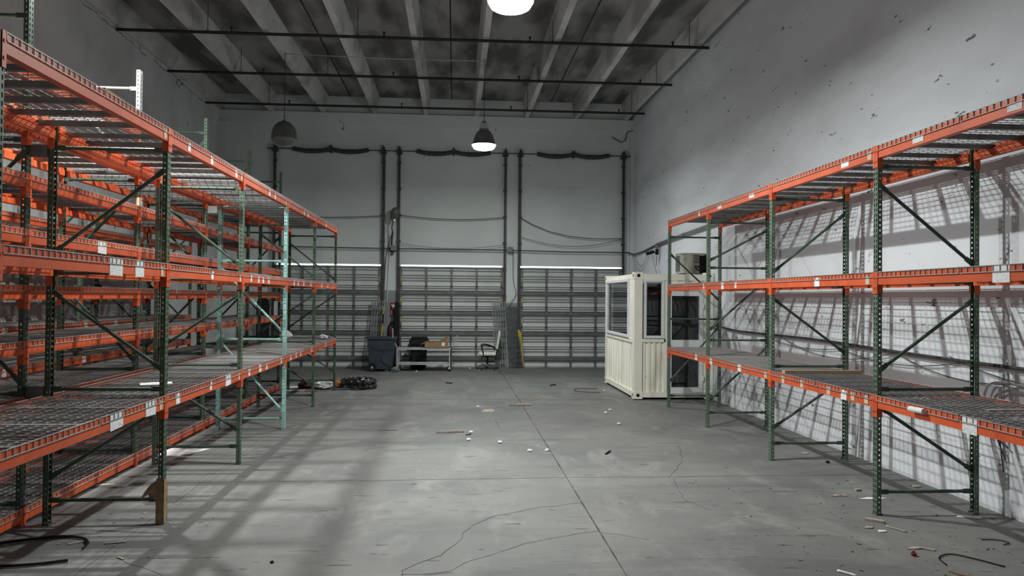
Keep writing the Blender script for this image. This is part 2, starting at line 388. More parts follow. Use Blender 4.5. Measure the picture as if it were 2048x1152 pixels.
def brace_mesh(a, b, m):
    a = Vector(a); b = Vector(b); t = (b-a).normalized(); mb = MB()
    mb.tube([a+t*.07, a+t*.10, b-t*.10, b-t*.07], [.014, .017, .017, .014], 10)
    ang = math.atan2(t.z, -t.x) if t.x < 0 else math.atan2(t.z, t.x)
    for p, s_ in ((a, 1), (b, -1)):
        c = p + t*s_*.045
        up = Vector((-t.z, 0, t.x)); w = Vector((0, 1, 0))
        vs = [c + t*i*.05 + up*j*.023 + w*k*.006 for i in (-1, 1) for j in (-1, 1) for k in (-1, 1)]
        mb.add(vs, [(0, 1, 3, 2), (4, 6, 7, 5), (0, 4, 5, 1), (2, 3, 7, 6), (0, 2, 6, 4), (1, 5, 7, 3)])
    return mb.mesh('brace', m, False)
STYLE = {
 'A': ([.22, 1.22, 2.27, 3.40], [(.42, 1.05), (2.10, 1.40), (2.45, 3.22)]),
 'B': ([.22, 1.22, 2.27, 3.40], [(1.05, .42), (1.40, 2.10), (3.22, 2.45)]),
 'T': ([.17, 1.40, 2.62, 3.44], [(1.36, .28), (2.50, 1.50)]),
 'R3': ([.24, 1.42, 2.60, 3.34], [(1.30, .43), (2.42, 1.58), (3.22, 2.72)]),
 'R4': ([.22, 1.70, 3.28], [(1.55, .50), (2.07, 2.95)]),
 'MA': ([.20, 1.18, 2.30, 3.46, 4.58], [(.35, 1.05), (2.18, 1.28), (2.45, 3.35), (4.45, 3.62)]),
 'MB': ([.20, 1.18, 2.30, 3.46, 4.58], [(1.05, .35), (1.28, 2.18), (3.35, 2.45), (3.62, 4.45)]),
 'LA': ([.20, 1.30, 2.40, 3.50], [(.35, 1.15), (2.28, 1.42), (2.55, 3.4)]),
}
_pm = {}
def get_post(H, m, cols=2, hw=.038, z_from=0.0):
    k = (H, m.name, cols, hw, z_from)
    if k not in _pm: _pm[k] = post_mesh('post', H, m, cols, hw, .045, z_from)
    return _pm[k]
_bm = {}
def get_brace(zr, zf, dep, m):
    k = (zr, zf, dep, m.name)
    if k not in _bm: _bm[k] = brace_mesh((-.040, 0, zf), (-dep+.040, 0, zr), m)
    return _bm[k]
_foot = MB().b2((-.060, -.044, 0), (.006, .044, .007)).box((-.052, .036, .010), (.014, .014, .012)).mesh('foot_plate', M_green)
def frame(rack, y, H, dep, style, pm, bm, cols=2, hw=.038, label=None, white_from=None):
    f = node('upright_frame', rack, (0, y, 0))
    if label: f['label'] = label
    h0 = white_from if white_from else H
    me = get_post(h0, pm, cols, hw)
    put('post', me, f); put('post', me, f, (-dep, 0, 0), PI)
    if white_from:
        w = get_post(H, M_white_steel, 1, hw, white_from)
        put('post_extension', w, f)['label'] = 'white painted post extension'; put('post_extension', w, f, (-dep, 0, 0), PI)['label'] = 'white painted post extension'
    hor, dia = STYLE[style]
    for z in hor:
        mm = M_white_steel if (white_from and z > 4) else bm
        put('horizontal_brace', get_brace(z, z, dep, mm), f)
    for zr, zf in dia:
        mm = M_white_steel if (white_from and zr > 4) else bm
        put('diagonal_brace', get_brace(zr, zf, dep, mm), f)
    put('foot_plate', _foot, f); put('foot_plate', _foot, f, (-dep, 0, 0), PI)
    return f
_beam = {}
def beam_mesh(W):
    k = round(W, 3)
    if k not in _beam:
        sec = [(0, 0), (0, -.115), (-.062, -.115), (-.062, -.042), (-.024, -.042), (-.024, 0)]
        _beam[k] = MB().prism(sec, 'y', -W/2, W/2).mesh('load_beam', M_orange)
    return _beam[k]
_conn = MB().b2((.0005, -.0005, -.205), (.007, .041, .012)).b2((-.050, .0365, -.205), (.0005, .041, -.01)).box((.009, .016, -.05), (.006, .014, .02)).box((.009, .016, -.15), (.006, .014, .02)).mesh('beam_connector', M_orange)
_connm = MB().b2((.0005, -.041, -.205), (.007, .0005, .012)).b2((-.050, -.041, -.205), (.0005, -.0365, -.01)).box((.009, -.016, -.05), (.006, .014, .02)).box((.009, -.016, -.15), (.006, .014, .02)).mesh('beam_connector', M_orange)
def load_beam(rack, x, yc, z, W, back):
    b = put('load_beam', beam_mesh(W), rack, (x, yc, z), PI if back else 0)
    put('beam_connector', _conn, b, (0, -W/2-.037, 0)); put('beam_connector', _connm, b, (0, W/2+.037, 0))
    return b
_deck = {}
CH = .045
def deck_mesh(Wd, dep):
    k = (round(Wd, 3), round(dep, 3))
    if k in _deck: return _deck[k]
    mb = MB(); t = .006; x0 = .006; x1 = -dep-.006
    n = int(round(Wd/.0762)); top = .004
    for i in range(n+1):
        y = -Wd/2+.006 + (Wd-.012)*i/n
        mb.box(((x0+x1)/2, y, top), (x0-x1+t, t, t))
        mb.box((x0, y, top-.023), (t, t, .046)); mb.box((x1, y, top-.023), (t, t, .046))
    for j in range(1, 11):
        mb.box((x0+(x1-x0)*j/11, 0, top-.005), (t, Wd-.004, t))
    for x in (x0, x1):
        mb.box((x+(.004 if x == x0 else -.004), 0, top-.046), (t, Wd-.004, t)); mb.box((x, 0, top+.003), (t, Wd-.004, t))
    ch = MB()
    sec = [(-.034, -.042), (.034, -.042), (.034, -.002), (-.034, -.002)]
    ch.prism([(-.034, -.004), (-.022, -.044), (.022, -.044), (.034, -.004)], 'x', -.028, -dep+.028)
    _deck[k] = (mb.mesh('wire_deck', M_wire), ch.mesh('support_channel', M_channel))
    return _deck[k]
def wire_deck(rackloc, rackrz, x, yc, z, Wd, dep, label, group, channels=3):
    a, b = deck_mesh(Wd, dep)
    o = put('wire_deck', a); tag(o, label, 'wire shelf', group)
    o.matrix_world = Matrix.Translation(rackloc) @ Matrix.Rotation(rackrz, 4, 'Z') @ Matrix.Translation((x, yc, z))
    for k in range(channels):
        c = put('support_channel', b, o, (0, (k-(channels-1)/2)*Wd*.33, 0))
    return o
ORD = ['first', 'second', 'third', 'fourth', 'fifth', 'sixth', 'seventh', 'eighth']
def rack_row(label, group, loc, rz, ys, dep, levels, levname, rackword, H, frames, skip=(), posts=(M_green, M_brace), channels=3, tape=None):
    """ys: world y of the frames. Local y = s*world y."""
    s = -1 if rz else 1
    R = thing('pallet_rack', label, 'pallet rack', (loc[0], 0, 0), rz, group)
    for y, st in zip(ys, frames):
        kw = dict(pm=posts[0], bm=posts[1])
        if isinstance(st, tuple): kw.update(st[1]); st = st[0]
        frame(R, s*y, H, dep, st, kw.pop('pm'), kw.pop('bm'), **kw)
    beams = {}
    for b in range(len(ys)-1):
        y0, y1 = ys[b], ys[b+1]; W = y1-y0-.078; yc = (y0+y1)/2
        for l, z in enumerate(levels):
            if (b, l) in skip: continue
            beams[(b, l)] = load_beam(R, 0, s*yc, z, W, False)
            load_beam(R, -dep, s*yc, z, W, True)
            Wd = (y1-y0)/2-.045
            for h in (0, 1):
                wire_deck((loc[0], 0, 0), rz, 0, s*(yc + (h-.5)*(Wd+.012)), z, Wd, dep,
                          'wire deck, %s of %s, %s bay from camera, %s half' % (levname[l], rackword, ORD[b], ('nearer', 'farther')[h]), group+' decks', channels)
    return R, beams
FY = [4.59, 7.20, 9.68, 12.17, 14.61, 17.16]
LEV = [1.155, 2.355, 3.59]; LN = ['bottom shelf', 'middle shelf', 'top shelf']
G2 = dict(pm=M_green2, bm=M_brace)
RF, BF = rack_row('three-level orange and green pallet rack at left, facing the open floor, with one teal frame', 'left pallet racks', (-2.62, 0, 0), 0, FY, 1.045, LEV, LN,
    'rack by open floor', 3.60, ['B', 'A', ('B', G2), ('T', dict(pm=M_teal, bm=M_teal, cols=1, hw=.047, label='teal upright frame with single row of round holes')), ('B', {}), ('B', {})])
MY = [4.60, 7.16, 9.58, 12.09, 14.55, 17.14]
MLEV = [.155, 1.15, 1.645, 2.145, 2.645, 3.145, 3.61, 4.12]
MLN = ['floor-level shelf', 'second shelf', 'third shelf', 'fourth shelf', 'fifth shelf', 'sixth shelf', 'seventh shelf', 'eighth shelf']
RM, BMm = rack_row('tall many-shelved pallet rack with projecting posts behind the front left rack', 'left pallet racks', (-3.83, 0, 0), 0, MY, .92, MLEV, MLN,
    'tall left rack', 4.80, ['MB', 'MA', ('MA', dict(white_from=4.14, label='green frame topped by white extensions')), ('MB', G2), 'MB', 'MA'],
    skip={(b, 7) for b in (2, 3, 4)})
LY = [9.98, 12.50, 15.0, 17.5]
LLEV = [1.10, 1.635, 2.105, 2.60, 3.145]
RL, BL = rack_row('orange and green pallet rack against the left wall behind the tall rack', 'left pallet racks', (-5.86, 0, 0), 0, LY, .92, LLEV,
    ['first shelf', 'second shelf', 'third shelf', 'fourth shelf', 'fifth shelf'], 'rack along left wall', 3.62, ['LA', ('LA', G2), 'LA', 'LA'], channels=2)
RY = [4.68, 7.20, 9.70, 12.22, 14.50]
RR, BR = rack_row('three-level orange and green pallet rack along the white right wall', 'right pallet racks', (4.10, 0, 0), PI, RY, 1.04, LEV, LN,
    'rack along right wall', 3.60, ['A', ('A', G2), ('B', G2), ('R3', G2), ('R4', G2)])

# paper labels and beige tags on beams
LABELS = [('F',2,'s',7.71),('F',2,'s',8.41),('F',2,'s',9.33),('F',2,'s',10.98),('F',2,'s',11.31),('F',2,'s',13.46),('F',2,'s',13.82),('F',2,'s',15.72),
 ('F',2,'b',7.09),('F',2,'b',9.56),('F',2,'b',12.05),('F',2,'b',14.5),('F',2,'b',17.05),('F',1,'L',6.13),('F',1,'L',6.57),('F',1,'b',7.06),('F',1,'b',9.56),
 ('F',1,'s',8.48),('F',1,'s',10.06),('F',1,'s',10.44),('F',1,'s',10.68),('F',1,'s',10.99),('F',1,'s',12.7),('F',1,'s',13.02),('F',1,'s',13.49),('F',1,'s',14.13),('F',1,'s',15.28),('F',1,'s',15.99),
 ('F',0,'L',6.18),('F',0,'L',6.85),('F',0,'L',9.12),('F',0,'b',7.08),('F',0,'b',9.57),('F',0,'l',7.5),('F',0,'s',8.48),('F',0,'s',10.03),('F',0,'l',10.58),('F',0,'s',10.94),('F',0,'s',11.84),('F',0,'s',12.51),('F',0,'s',12.93),('F',0,'s',13.3),('F',0,'s',14.31),('F',0,'s',15.83),
 ('R',2,'p',5.33),('R',2,'p',6.51),('R',2,'p',7.79),('R',2,'p',10.35),('R',2,'p',11.64),('R',2,'s',12.64),('R',2,'b',7.31),('R',1,'L',5.47),('R',1,'b',7.34),('R',1,'l',8.41),('R',1,'l',11.49),('R',1,'s',10.94),('R',1,'s',12.38),
 ('R',0,'L',5.82),('R',0,'l',7.8),('R',0,'l',10.77),('R',0,'l',12.0),('R',0,'l',12.76),('R',0,'b',7.62),('R',0,'b',8.13),('R',0,'b',7.36),('R',0,'b',9.3),('R',0,'b',8.78),('R',0,'b',9.84),('R',0,'r',6.47)]
SZ = {'s': (.075, .085), 'p': (.17, .060), 'l': (.11, .10), 'L': (.20, .13), 'b': (.07, .085)}
def sticker(rackbeams, ys, lev, kind, y, s):
    b = max(i for i in range(len(ys)-1) if ys[i] <= y)
    bm_ = rackbeams[(b, lev)]; yc = (ys[b]+ys[b+1])/2
    if kind == 'r':
        o = MB().tube([(.035, s*(y-yc)-.10, -.035), (.03, s*(y-yc)+.10, -.03)], .026, 12).obj('paper_roll', M_paper, bm_); o['label'] = 'white rolled paper'; return
    w, h = SZ[kind]; w *= rnd.uniform(.85, 1.15)
    o = MB().box((.0022, s*(y-yc), -.062 + rnd.uniform(-.006, .006)), (.003, w, h), rx=rnd.uniform(-.04, .04)).obj('paper_label', M_beige if kind == 'b' else M_print, bm_)
    o['label'] = 'beige sticker tag' if kind == 'b' else 'white printed paper label'
for rk, lev, kind, y in LABELS:
    if rk == 'F': sticker(BF, FY, lev, kind, y, 1)
    else: sticker(BR, RY, lev, kind, y, -1)
for lev, y in ((1, 10.46), (1, 10.93), (1, 12.66), (1, 13.74), (0, 12.62), (0, 10.45)): sticker(BL, LY, lev, 'l', y, 1)
sticker(BMm, MY, 4, 'L', 8.61, 1)
o = MB().b2((-.052, -.043, -.05), (.012, .043, .05)).obj('tape_band', M_beige, RM, (0, 9.58, 3.20)); o['label'] = 'beige tape band around a post'
# row spacers tying the two back-to-back left racks together
for y, z, mm in ((7.16, 1.19, M_track), (7.16, 3.36, M_track), (12.12, 3.40, M_white_steel), (12.12, 1.20, M_white_steel)):
    o = MB().b2((-1.205, y-.012, z-.055), (-1.05, y+.012, z+.055)).obj('row_spacer', mm, RF); o['label'] = 'flat spacer plate between the back-to-back racks'
# cardboard wrapped round the foot of the near left post
t = thing('cardboard_post_guard', 'torn tan cardboard wrapped around the base of the nearest left rack post', 'cardboard', (-2.62, 7.20, 0))
mb = MB()
mb.b2((-.055, -.046, .004), (.010, -.041, .42)); mb.b2((.006, -.046, .004), (.012, .03, .40)); mb.b2((-.055, .041, .004), (.010, .046, .36)); mb.b2((-.060, -.046, .004), (-.055, .046, .36))
mb.obj('wrap', M_tape, t)
mb = MB(); vs = []
prof = [(-.055, .40), (-.055, .22), (-.10, .24), (-.13, .27), (-.165, .25), (-.185, .215), (-.19, .24), (-.15, .31), (-.11, .36)]
mb.add([(x_, -.047, z_) for x_, z_ in prof] + [(x_, -.043, z_) for x_, z_ in prof], [tuple(range(9)), tuple(range(17, 8, -1))] + [(i, (i+1) % 9, 9+(i+1) % 9, 9+i) for i in range(9)])
mb.obj('torn_flap', M_tape, t)

# ------------------------------------------------------------------ sectional dock doors
SEC_H = .597
def door(n, x0, x1):
    D = bpy.data.objects.new('door_%d' % n, None); C.objects.link(D); D.location = (x0, YB, 0); D['kind'] = 'structure'
    W = x1-x0; TOP = 2.985
    prof = []
    z = .01
    # every section carries six rolled bands with undercut grooves between them
    for sct in range(5):
        bz = sct*SEC_H + .012
        for a_, c_ in ((.012, .126), (.172, .205), (.250, .283), (.328, .362), (.472, .506), (.551, .589)):
            a, c = bz+a_, bz+c_
            prof += [(-.022, a), (-.096, a+.002), (-.074, c-.006), (-.022, c)]
    prof = [(p[0], min(p[1], TOP)) for p in prof]
    mb = MB(); mb.sheet(prof, 'x', .06, W-.06); mb.b2((.03, -.020, .0), (W-.03, -.008, TOP)); mb.b2((.06, -.08, 0), (W-.06, -.02, .014))
    mb.obj('door_panel', M_doorpanel, D)
    for k in range(5):
        xs = .075 + (W-.15)*k/4
        MB().b2((xs-.030, -.112, .015), (xs+.030, -.05, TOP-.005)).obj('stile', M_doorframe, D)
    for zc in (.255, 1.01, 1.61, 2.21):
        MB().prism([(-.15, zc-.045), (-.15, zc+.045), (-.13, zc+.05), (-.085, zc+.03), (-.085, zc-.03), (-.13, zc-.05)], 'x', .05, W-.05).obj('strut', M_doorframe, D)
    for sct in range(1, 5):
        for k in range(5):
            xs = .075 + (W-.15)*k/4
            MB().box((xs, -.112, sct*SEC_H+.012), (.07, .03, .045)).obj('hinge', M_darkmetal, D)
    MB().b2((.05, -.09, 2.95), (W-.05, -.02, TOP+.004)).obj('top_rail', M_doorframe, D)
    for s_, xe in ((-1, 0.0), (1, W)):
        # vertical-lift track: an angle on the wall and a C-channel in front of it, up to the spring shaft
        mb = MB(); mb.b2((xe-.05, -.10, 0), (xe-.035, -.005, 6.36)) if s_ < 0 else mb.b2((xe+.035, -.10, 0), (xe+.05, -.005, 6.36))
        mb.b2((xe-.05, -.115, 0), (xe+.05, -.10, 6.36)) if False else None
        mb.obj('wall_angle', M_track, D)
        MB().b2((xe-.028, -.15, 0), (xe+.028, -.115, 6.36)).b2((xe-.028, -.115, 0), (xe-.022, -.085, 6.36)).b2((xe+.022, -.115, 0), (xe+.028, -.085, 6.36)).obj('track', M_darkmetal, D)
        mb = MB()
        for k in range(8): mb.box((xe-s_*.0, -.10, .6+.78*k), (.11, .05, .06))
        mb.obj('track_bracket', M_darkmetal, D)
        mb = MB()
        for zz in (2.62, 2.0, 1.4, .55): mb.box((xe-s_*.085, -.11, zz), (.035, .02, .13))
        o = mb.obj('roller_cover', M_yellow, D); o['label'] = 'yellow roller covers'
        MB().prism([(xe-.09, 6.32), (xe+.09, 6.32), (xe+.05, 6.44), (xe, 6.56), (xe-.05, 6.44)], 'y', -.20, -.01).obj('bearing_plate', M_darkmetal, D)
    ZS = 6.40
    MB().tube([(-.22, -.13, ZS), (W+.22, -.13, ZS)], .016, 8).obj('spring_shaft', M_darkmetal, D)
    m_ = .47*W
    pts = []
    a, b = .16*W, .86*W
    for i in range(41):
        x_ = a+(b-a)*i/40; h = abs(math.sin(2*PI*(i/40)))
        pts.append((x_, -.13, ZS+.01-.075*h))
    rs = [(.068 if i % 2 else .060) for i in range(41)]
    MB().tube(pts, rs, 12).obj('torsion_spring', M_darkmetal, D)
    MB().b2(((a+b)/2-.03, -.2, ZS-.09), ((a+b)/2+.03, -.02, ZS+.12)).obj('center_bracket', M_darkmetal, D)
    return D
for i, (a, b) in enumerate(DOORS): door(i+1, a, b)

# lift cables, conduit and boxes on the back wall
def cable(name, pts, r, m, label, cat='cable', group=None, n=6):
    o = MB().tube(pts, r, n).obj(name, m, smooth=True); return tag(o, label, cat, group)
yb = YB-.16
cable('wall_cable', sag((-5.2, yb, 4.42), (-2.15, yb, 4.47), .05), .013, M_cablegrey, 'slack dark cable strung across the wall above the left dock door', group='cables above the doors')
cable('wall_cable', sag((-1.68, yb, 4.50), (1.46, yb, 4.48), .10), .013, M_cablegrey, 'slack dark cable strung across the wall above the middle dock door', group='cables above the doors')
cable('wall_cable', [(1.92, yb, 4.48), (2.3, yb, 4.27), (2.81, yb, 4.07), (3.4, yb, 3.94), (4.02, yb, 3.88), (4.5, yb, 3.88), (5.05, yb, 3.90)], .013, M_cablegrey, 'upper cable drooping from top left to lower right over right dock door', group='cables above the doors')
cable('wall_cable', sag((1.95, yb, 3.90), (5.05, yb, 3.90), .26), .009, M_cablegrey, 'thin lower cable sagging in a curve over the right dock door', group='cables above the doors')
cable('wall_cable', sag((-1.6, yb, 3.66), (1.46, yb, 3.66), .13), .007, M_cablegrey, 'thin cable sagging just above conduit over the middle dock door', group='cables above the doors')
t = thing('conduit_run', 'thin dark conduit with two junction boxes running across back wall above dock doors', 'conduit', (0, YB, 3.50))
MB().tube([(-6.6, -.17, .03), (-1.8, -.17, 0.0), (1.6, -.17, .0), (3.3, -.17, -.03), (5.2, -.17, -.02)], .017, 8).obj('pipe', M_cable, t)
for x_ in (-1.82, 1.62): MB().box((x_, -.17, .02), (.17, .09, .15)).obj('junction_box', M_greypvc, t)
# dock lamp on a folding arm between the doors
t = thing('dock_light', 'folding-arm dock lamp with egg-shaped grey head between left and middle doors', 'wall lamp', (-1.90, YB-.005, 3.42))
MB().b2((-.05, -.10, -.1), (.05, 0, .12)).obj('wall_bracket', M_darkmetal, t)
o = MB().tube([(.0, -.10, -.02), (.02, -.22, .30), (.05, -.30, .55)], .026, 8).obj('lower_arm', M_darkred, t); o['label'] = 'dark red lower arm'
MB().tube([(.05, -.30, .55), (.03, -.33, .70), (.07, -.36, .88)], .018, 8).obj('upper_arm', M_darkmetal, t)
mb = MB(); pr = [(0.0, -.20), (.045, -.19), (.075, -.14), (.115, -.05), (.13, .04), (.115, .13), (.07, .19), (0, .21)]
mb.lathe(pr, 16); o = mb.obj('lamp_head', M_lampoff, t, (.11, -.38, 1.08), True); o.rotation_euler = (0.1, .35, 0)
MB().tube([(.09, -.37, .88), (.10, -.37, .93)], .05, 10).obj('lamp_neck', M_galv, t)
cable('power_cable', smooth_curve([(-1.93, YB-.10, 3.40), (-1.97, YB-.06, 2.9), (-1.99, YB-.05, 2.4), (-2.02, YB-.05, 1.9)]), .014, M_pvc, 'pale cable running down wall below the egg-shaped dock lamp')
cable('power_cable', smooth_curve([(-1.90, YB-.12, 3.9), (-2.05, YB-.04, 3.3), (-2.09, YB-.04, 2.6), (-2.1, YB-.04, 2.0)]), .010, M_cable, 'black cable hanging beside left dock door track')
cable('power_cable', smooth_curve([(1.72, YB-.04, 3.45), (1.74, YB-.04, 2.6), (1.82, YB-.06, 2.2), (1.68, YB-.08, 1.95), (1.6, YB-.05, 1.8)]), .009, M_cable, 'thin black cable looping down wall between middle and right dock doors')
struct(MB().b2((-2.09, YB-.006, 0), (-1.74, YB, 2.27)), 'wall_patch', M_grout)

# ------------------------------------------------------------------ ceiling services
for (y, z, heads, rods, lab) in ((16.0, 7.47, (-4.63, -1.53, 1.52, 4.59), (-5.1, -2.07, 2.0, 4.95), 'nearest of the three black sprinkler pipes under the ceiling'),
                          (18.8, 7.45, (-4.67, -1.56, 1.52, 4.57), (-5.2, -3.14, 2.01, 4.98), 'middle of the three black sprinkler pipes under the ceiling'),
                          (21.6, 7.40, (-4.65, -1.55, 1.53, 4.63), (-5.2, -3.94, 1.99, 5.0), 'sprinkler pipe farthest back, just before the dock wall')):
    t = thing('sprinkler_pipe', lab, 'sprinkler pipe', (0, y, z), 0, 'sprinkler pipes')
    MB().tube([(-6.93, .06, 0), (5.36, -.04, 0)], .032, 10).obj('pipe', M_pipe, t)
    for x_ in heads:
        MB().tube([(x_, 0, .02), (x_, 0, .10)], .014, 6).lathe([(.03, .10), (.034, .115), (.0, .12)], 10, (x_, 0, 0)).tube([(x_-.018, 0, .06), (x_-.02, 0, .105)], .004, 4).tube([(x_+.018, 0, .06), (x_+.02, 0, .105)], .004, 4).obj('sprinkler_head', M_pipe, t)
    for x_ in rods:
        MB().tube([(x_, 0, .03), (x_, 0, ZC-z)], .007, 6).tube([(x_-.04, 0, .0), (x_-.03, 0, .035), (x_, 0, .05), (x_+.03, 0, .035), (x_+.04, 0, 0), (x_, 0, -.04)], .006, 4).obj('hanger_rod', M_pipe, t)
def high_bay(loc, label, lit=True):
    t = thing('high_bay_lamp', label, 'hanging lamp', loc, 0, 'high bay lamps')
    top = 7.53-loc[2]
    MB().tube([(0, 0, .62), (0, 0, top)], .008, 6).obj('cord', M_cable, t)
    if lit:
        MB().b2((-.10, -.10, .46), (.10, .10, .58)).obj('ballast_box', M_galv, t)
        MB().tube([(0, 0, .58), (0, 0, .64)], .05, 10).tube([(0, 0, .42), (0, 0, .46)], .11, 14).obj('neck', M_lampshade, t)
        MB().lathe([(.10, .43), (.15, .40), (.20, .32), (.235, .22), (.255, .13), (.285, .10), (.285, .09), (.245, .12), (.22, .22), (.14, .38), (.0, .40)], 32).obj('reflector', M_lampshade, t, smooth=True)
        MB().lathe([(.272, .098), (.272, .085), (.235, .02), (.20, .0), (.14, -.012), (0, -.018)], 32).obj('lens', M_lens, t, smooth=True)
    else:
        MB().tube([(0, 0, .50), (0, 0, .56), (.02, 0, .64)], [.06, .02, .012], 10).obj('neck', M_lampshade, t)
        MB().lathe([(.04, .52), (.12, .50), (.19, .44), (.245, .35), (.275, .24), (.285, .12)], 32).obj('reflector', M_lampoff, t, smooth=True)
        MB().lathe([(.285, .12), (.275, .085), (.22, .0), (.12, -.035), (0, -.04)], 32).obj('lens', M_lampoff2, t, smooth=True)
    return t
high_bay((.62, 9.0, 5.50), 'lit high bay lamp nearest the camera, at the top edge of view')
high_bay((-3.65, 8.6, 5.80), 'lit high bay lamp over the tall left rack')
high_bay((.62, 17.4, 5.46), 'lit high bay lamp hanging before the middle dock door')
high_bay((-3.85, 17.4, 5.46), 'unlit dusty dome lamp hanging above left dock door', False)
cable('ceiling_conduit', [(-3.85, 17.4, 7.50), (-1.5, 17.4, 7.46), (.62, 17.4, 7.48)], .010, M_galv, 'thin pale conduit across the ceiling ribs between two hanging lamps', 'conduit')

# ------------------------------------------------------------------ right wall services
t = thing('wall_pipe', 'grey pipe running along white right wall at rack top height', 'pipe', (5.31, 0, 0))
MB().tube([(0, 19.85, 3.52), (0, 15.7, 3.63), (0, 12.5, 3.68), (0, 7.4, 3.62), (0, 3.0, 3.58)], .042, 12).obj('pipe', M_greypvc, t, smooth=True)
for y_ in (17.5, 14.2, 11.0, 8.3, 5.9): MB().tube([(0, y_-.05, 3.535+.0 if False else {17.5: 3.58, 14.2: 3.65, 11.0: 3.66, 8.3: 3.632, 5.9: 3.605}[y_]), (0, y_+.05, {17.5: 3.58, 14.2: 3.65, 11.0: 3.66, 8.3: 3.632, 5.9: 3.605}[y_])], .052, 12).obj('coupling', M_greypvc, t)
cable('cable_bundle', smooth_curve([(5.18, YB-.17, 3.48), (5.28, 22.3, 3.40), (5.32, 21.4, 3.43), (5.32, 20.6, 3.48), (5.31, 19.85, 3.52)]), .022, M_cable, 'black cable bundle in the back right corner leading to the wall pipe')
cable('loose_wire', sag((5.30, 22.4, 3.42), (5.30, 20.7, 3.45), .42), .006, M_cable, 'thin black wire drooping in a loop in the back right corner, upper of two', group='drooping corner wires')
cable('loose_wire', sag((5.26, 22.5, 3.40), (5.32, 20.5, 3.46), .55), .005, M_cable, 'thin black wire drooping in a loop in the back right corner, lower of two', group='drooping corner wires')
cable('loose_wire', smooth_curve([(5.31, 20.5, 3.46), (5.28, 20.1, 3.1), (5.2, 19.4, 2.66)]), .006, M_cable, 'thin black wire slanting down from the wall to the container roof')
t = thing('security_camera', 'black bullet security camera on pole above container office', 'camera', (5.28, 19.75, 3.42))
MB().tube([(0, 0, .10), (0, 0, -.14)], .016, 8).box((0, 0, .06), (.1, .08, .10)).obj('mount_pole', M_greypvc, t)
MB().tube([(0, 0, -.02), (0, 0, -.17)], .045, 12).tube([(0, 0, -.12), (-.14, -.04, -.10)], .016, 8).obj('bracket', M_black, t)
MB().box((-.20, -.06, -.135), (.21, .07, .07), ry=-.30).box((-.215, -.06, -.098), (.25, .085, .010), ry=-.30).obj('housing', M_black, t)
MB().tube([(0, 0, -.17), (-.02, 0, -.46)], .008, 6).obj('antenna', M_cablegrey, t)
t = thing('cable_run', 'thick black cable run clipped along the right wall behind rack at waist height', 'cable', (5.31, 0, 0))
MB().tube(smooth_curve([(0, 15.3, 1.56), (0, 14.2, 1.50), (0, 12.8, 1.50), (0, 10.8, 1.505), (0, 8.8, 1.47), (0, 6.8, 1.455), (0, 4.0, 1.45)]), .019, 8).obj('cable', M_cable, t)
for k, (y0_, y1_, dz) in enumerate(((13.0, 9.9, .12), (12.2, 8.9, .20), (10.6, 7.6, .16), (9.0, 6.2, .22), (7.9, 5.0, .18))):
    MB().tube(sag((.02, y0_, 1.49), (.02, y1_, 1.46), dz), .006, 5).obj('loose_strand', M_cablegrey, t)
for k, dz in enumerate((0.0, .07)):
    cable('bent_conduit', smooth_curve([(5.31, 7.35-.12*k, .95), (5.31, 7.30-.12*k, 1.20-dz), (5.31, 7.15-.12*k, 1.29-dz), (5.31, 6.7, 1.30-dz), (5.31, 4.5, 1.32-dz)]), .013, M_galv,
          ('outer', 'inner')[k]+' of two grey conduits bent along the right wall above rack shelf', 'conduit', 'bent conduits')
for k in range(3):
    cable('hanging_cable', smooth_curve([(5.33, 7.10+.05*k, 1.10), (5.335, 7.14+.05*k, .8), (5.33, 7.08-.03*k, .43+.12*k)]), .006, M_cable, 'short black cable hanging down the right wall beneath the rack shelf', group='cables hanging under the right shelf')

# ------------------------------------------------------------------ container office
t = thing('container_office', 'cream shipping-container office with windows and glazed door behind the right rack', 'container', (3.69, 15.55, 0))
W_, L_, H_ = 1.665, 3.05, 2.63
def part(name, mb, m, par=t, **k): return mb.obj(name, m, par, **k)
for cx, cyy in ((0, 0), (W_, 0), (0, L_), (W_, L_)):
    x0 = 0 if cx == 0 else W_-.17; y0 = 0 if cyy == 0 else L_-.17
    p_ = part('corner_post', MB().b2((x0, y0, .14), (x0+.17, y0+.17, H_-.13)), M_cream)
    for z0 in (.02, H_-.14):
        c_ = MB().b2((x0-.008, y0-.008, z0), (x0+.178, y0+.178, z0+.145)).obj('corner_casting', M_cream, p_)
        MB().tube([(x0+.085, y0-.0095, z0+.075), (x0+.085, y0+.01, z0+.075)], .036, 14).tube([(x0-.0095, y0+.085, z0+.075), (x0+.01, y0+.085, z0+.075)], .036, 14).obj('casting_hole_shade', M_hole, p_)  # solid black discs, the shade inside each hole put into the colour
part('top_rail', MB().b2((.17, .005, H_-.16), (W_-.17, .10, H_-.03)).b2((.17, L_-.1, H_-.16), (W_-.17, L_, H_-.03)).b2((.005, .17, H_-.13), (.10, L_-.17, H_-.03)).b2((W_-.1, .17, H_-.13), (W_-.005, L_-.17, H_-.03)), M_cream)
part('bottom_rail', MB().b2((.17, .005, .05), (W_-.17, .10, .16)).b2((.17, L_-.1, .05), (W_-.17, L_, .16)).b2((.005, .17, .05), (.10, L_-.17, .16)).b2((W_-.1, .17, .05), (W_-.005, L_-.17, .16)), M_creamdirty)
part('roof', MB().b2((.02, .02, H_-.06), (W_-.02, L_-.02, H_-.035)), M_cream)
part('floor_pan', MB().b2((.02, .02, .08), (W_-.02, L_-.02, .14)), M_insidedark)
part('inner_lining', MB().b2((.10, L_-.14, .14), (W_-.1, L_-.11, H_-.1)).b2((W_-.14, .17, .14), (W_-.11, L_-.17, H_-.1)), M_insidedark)
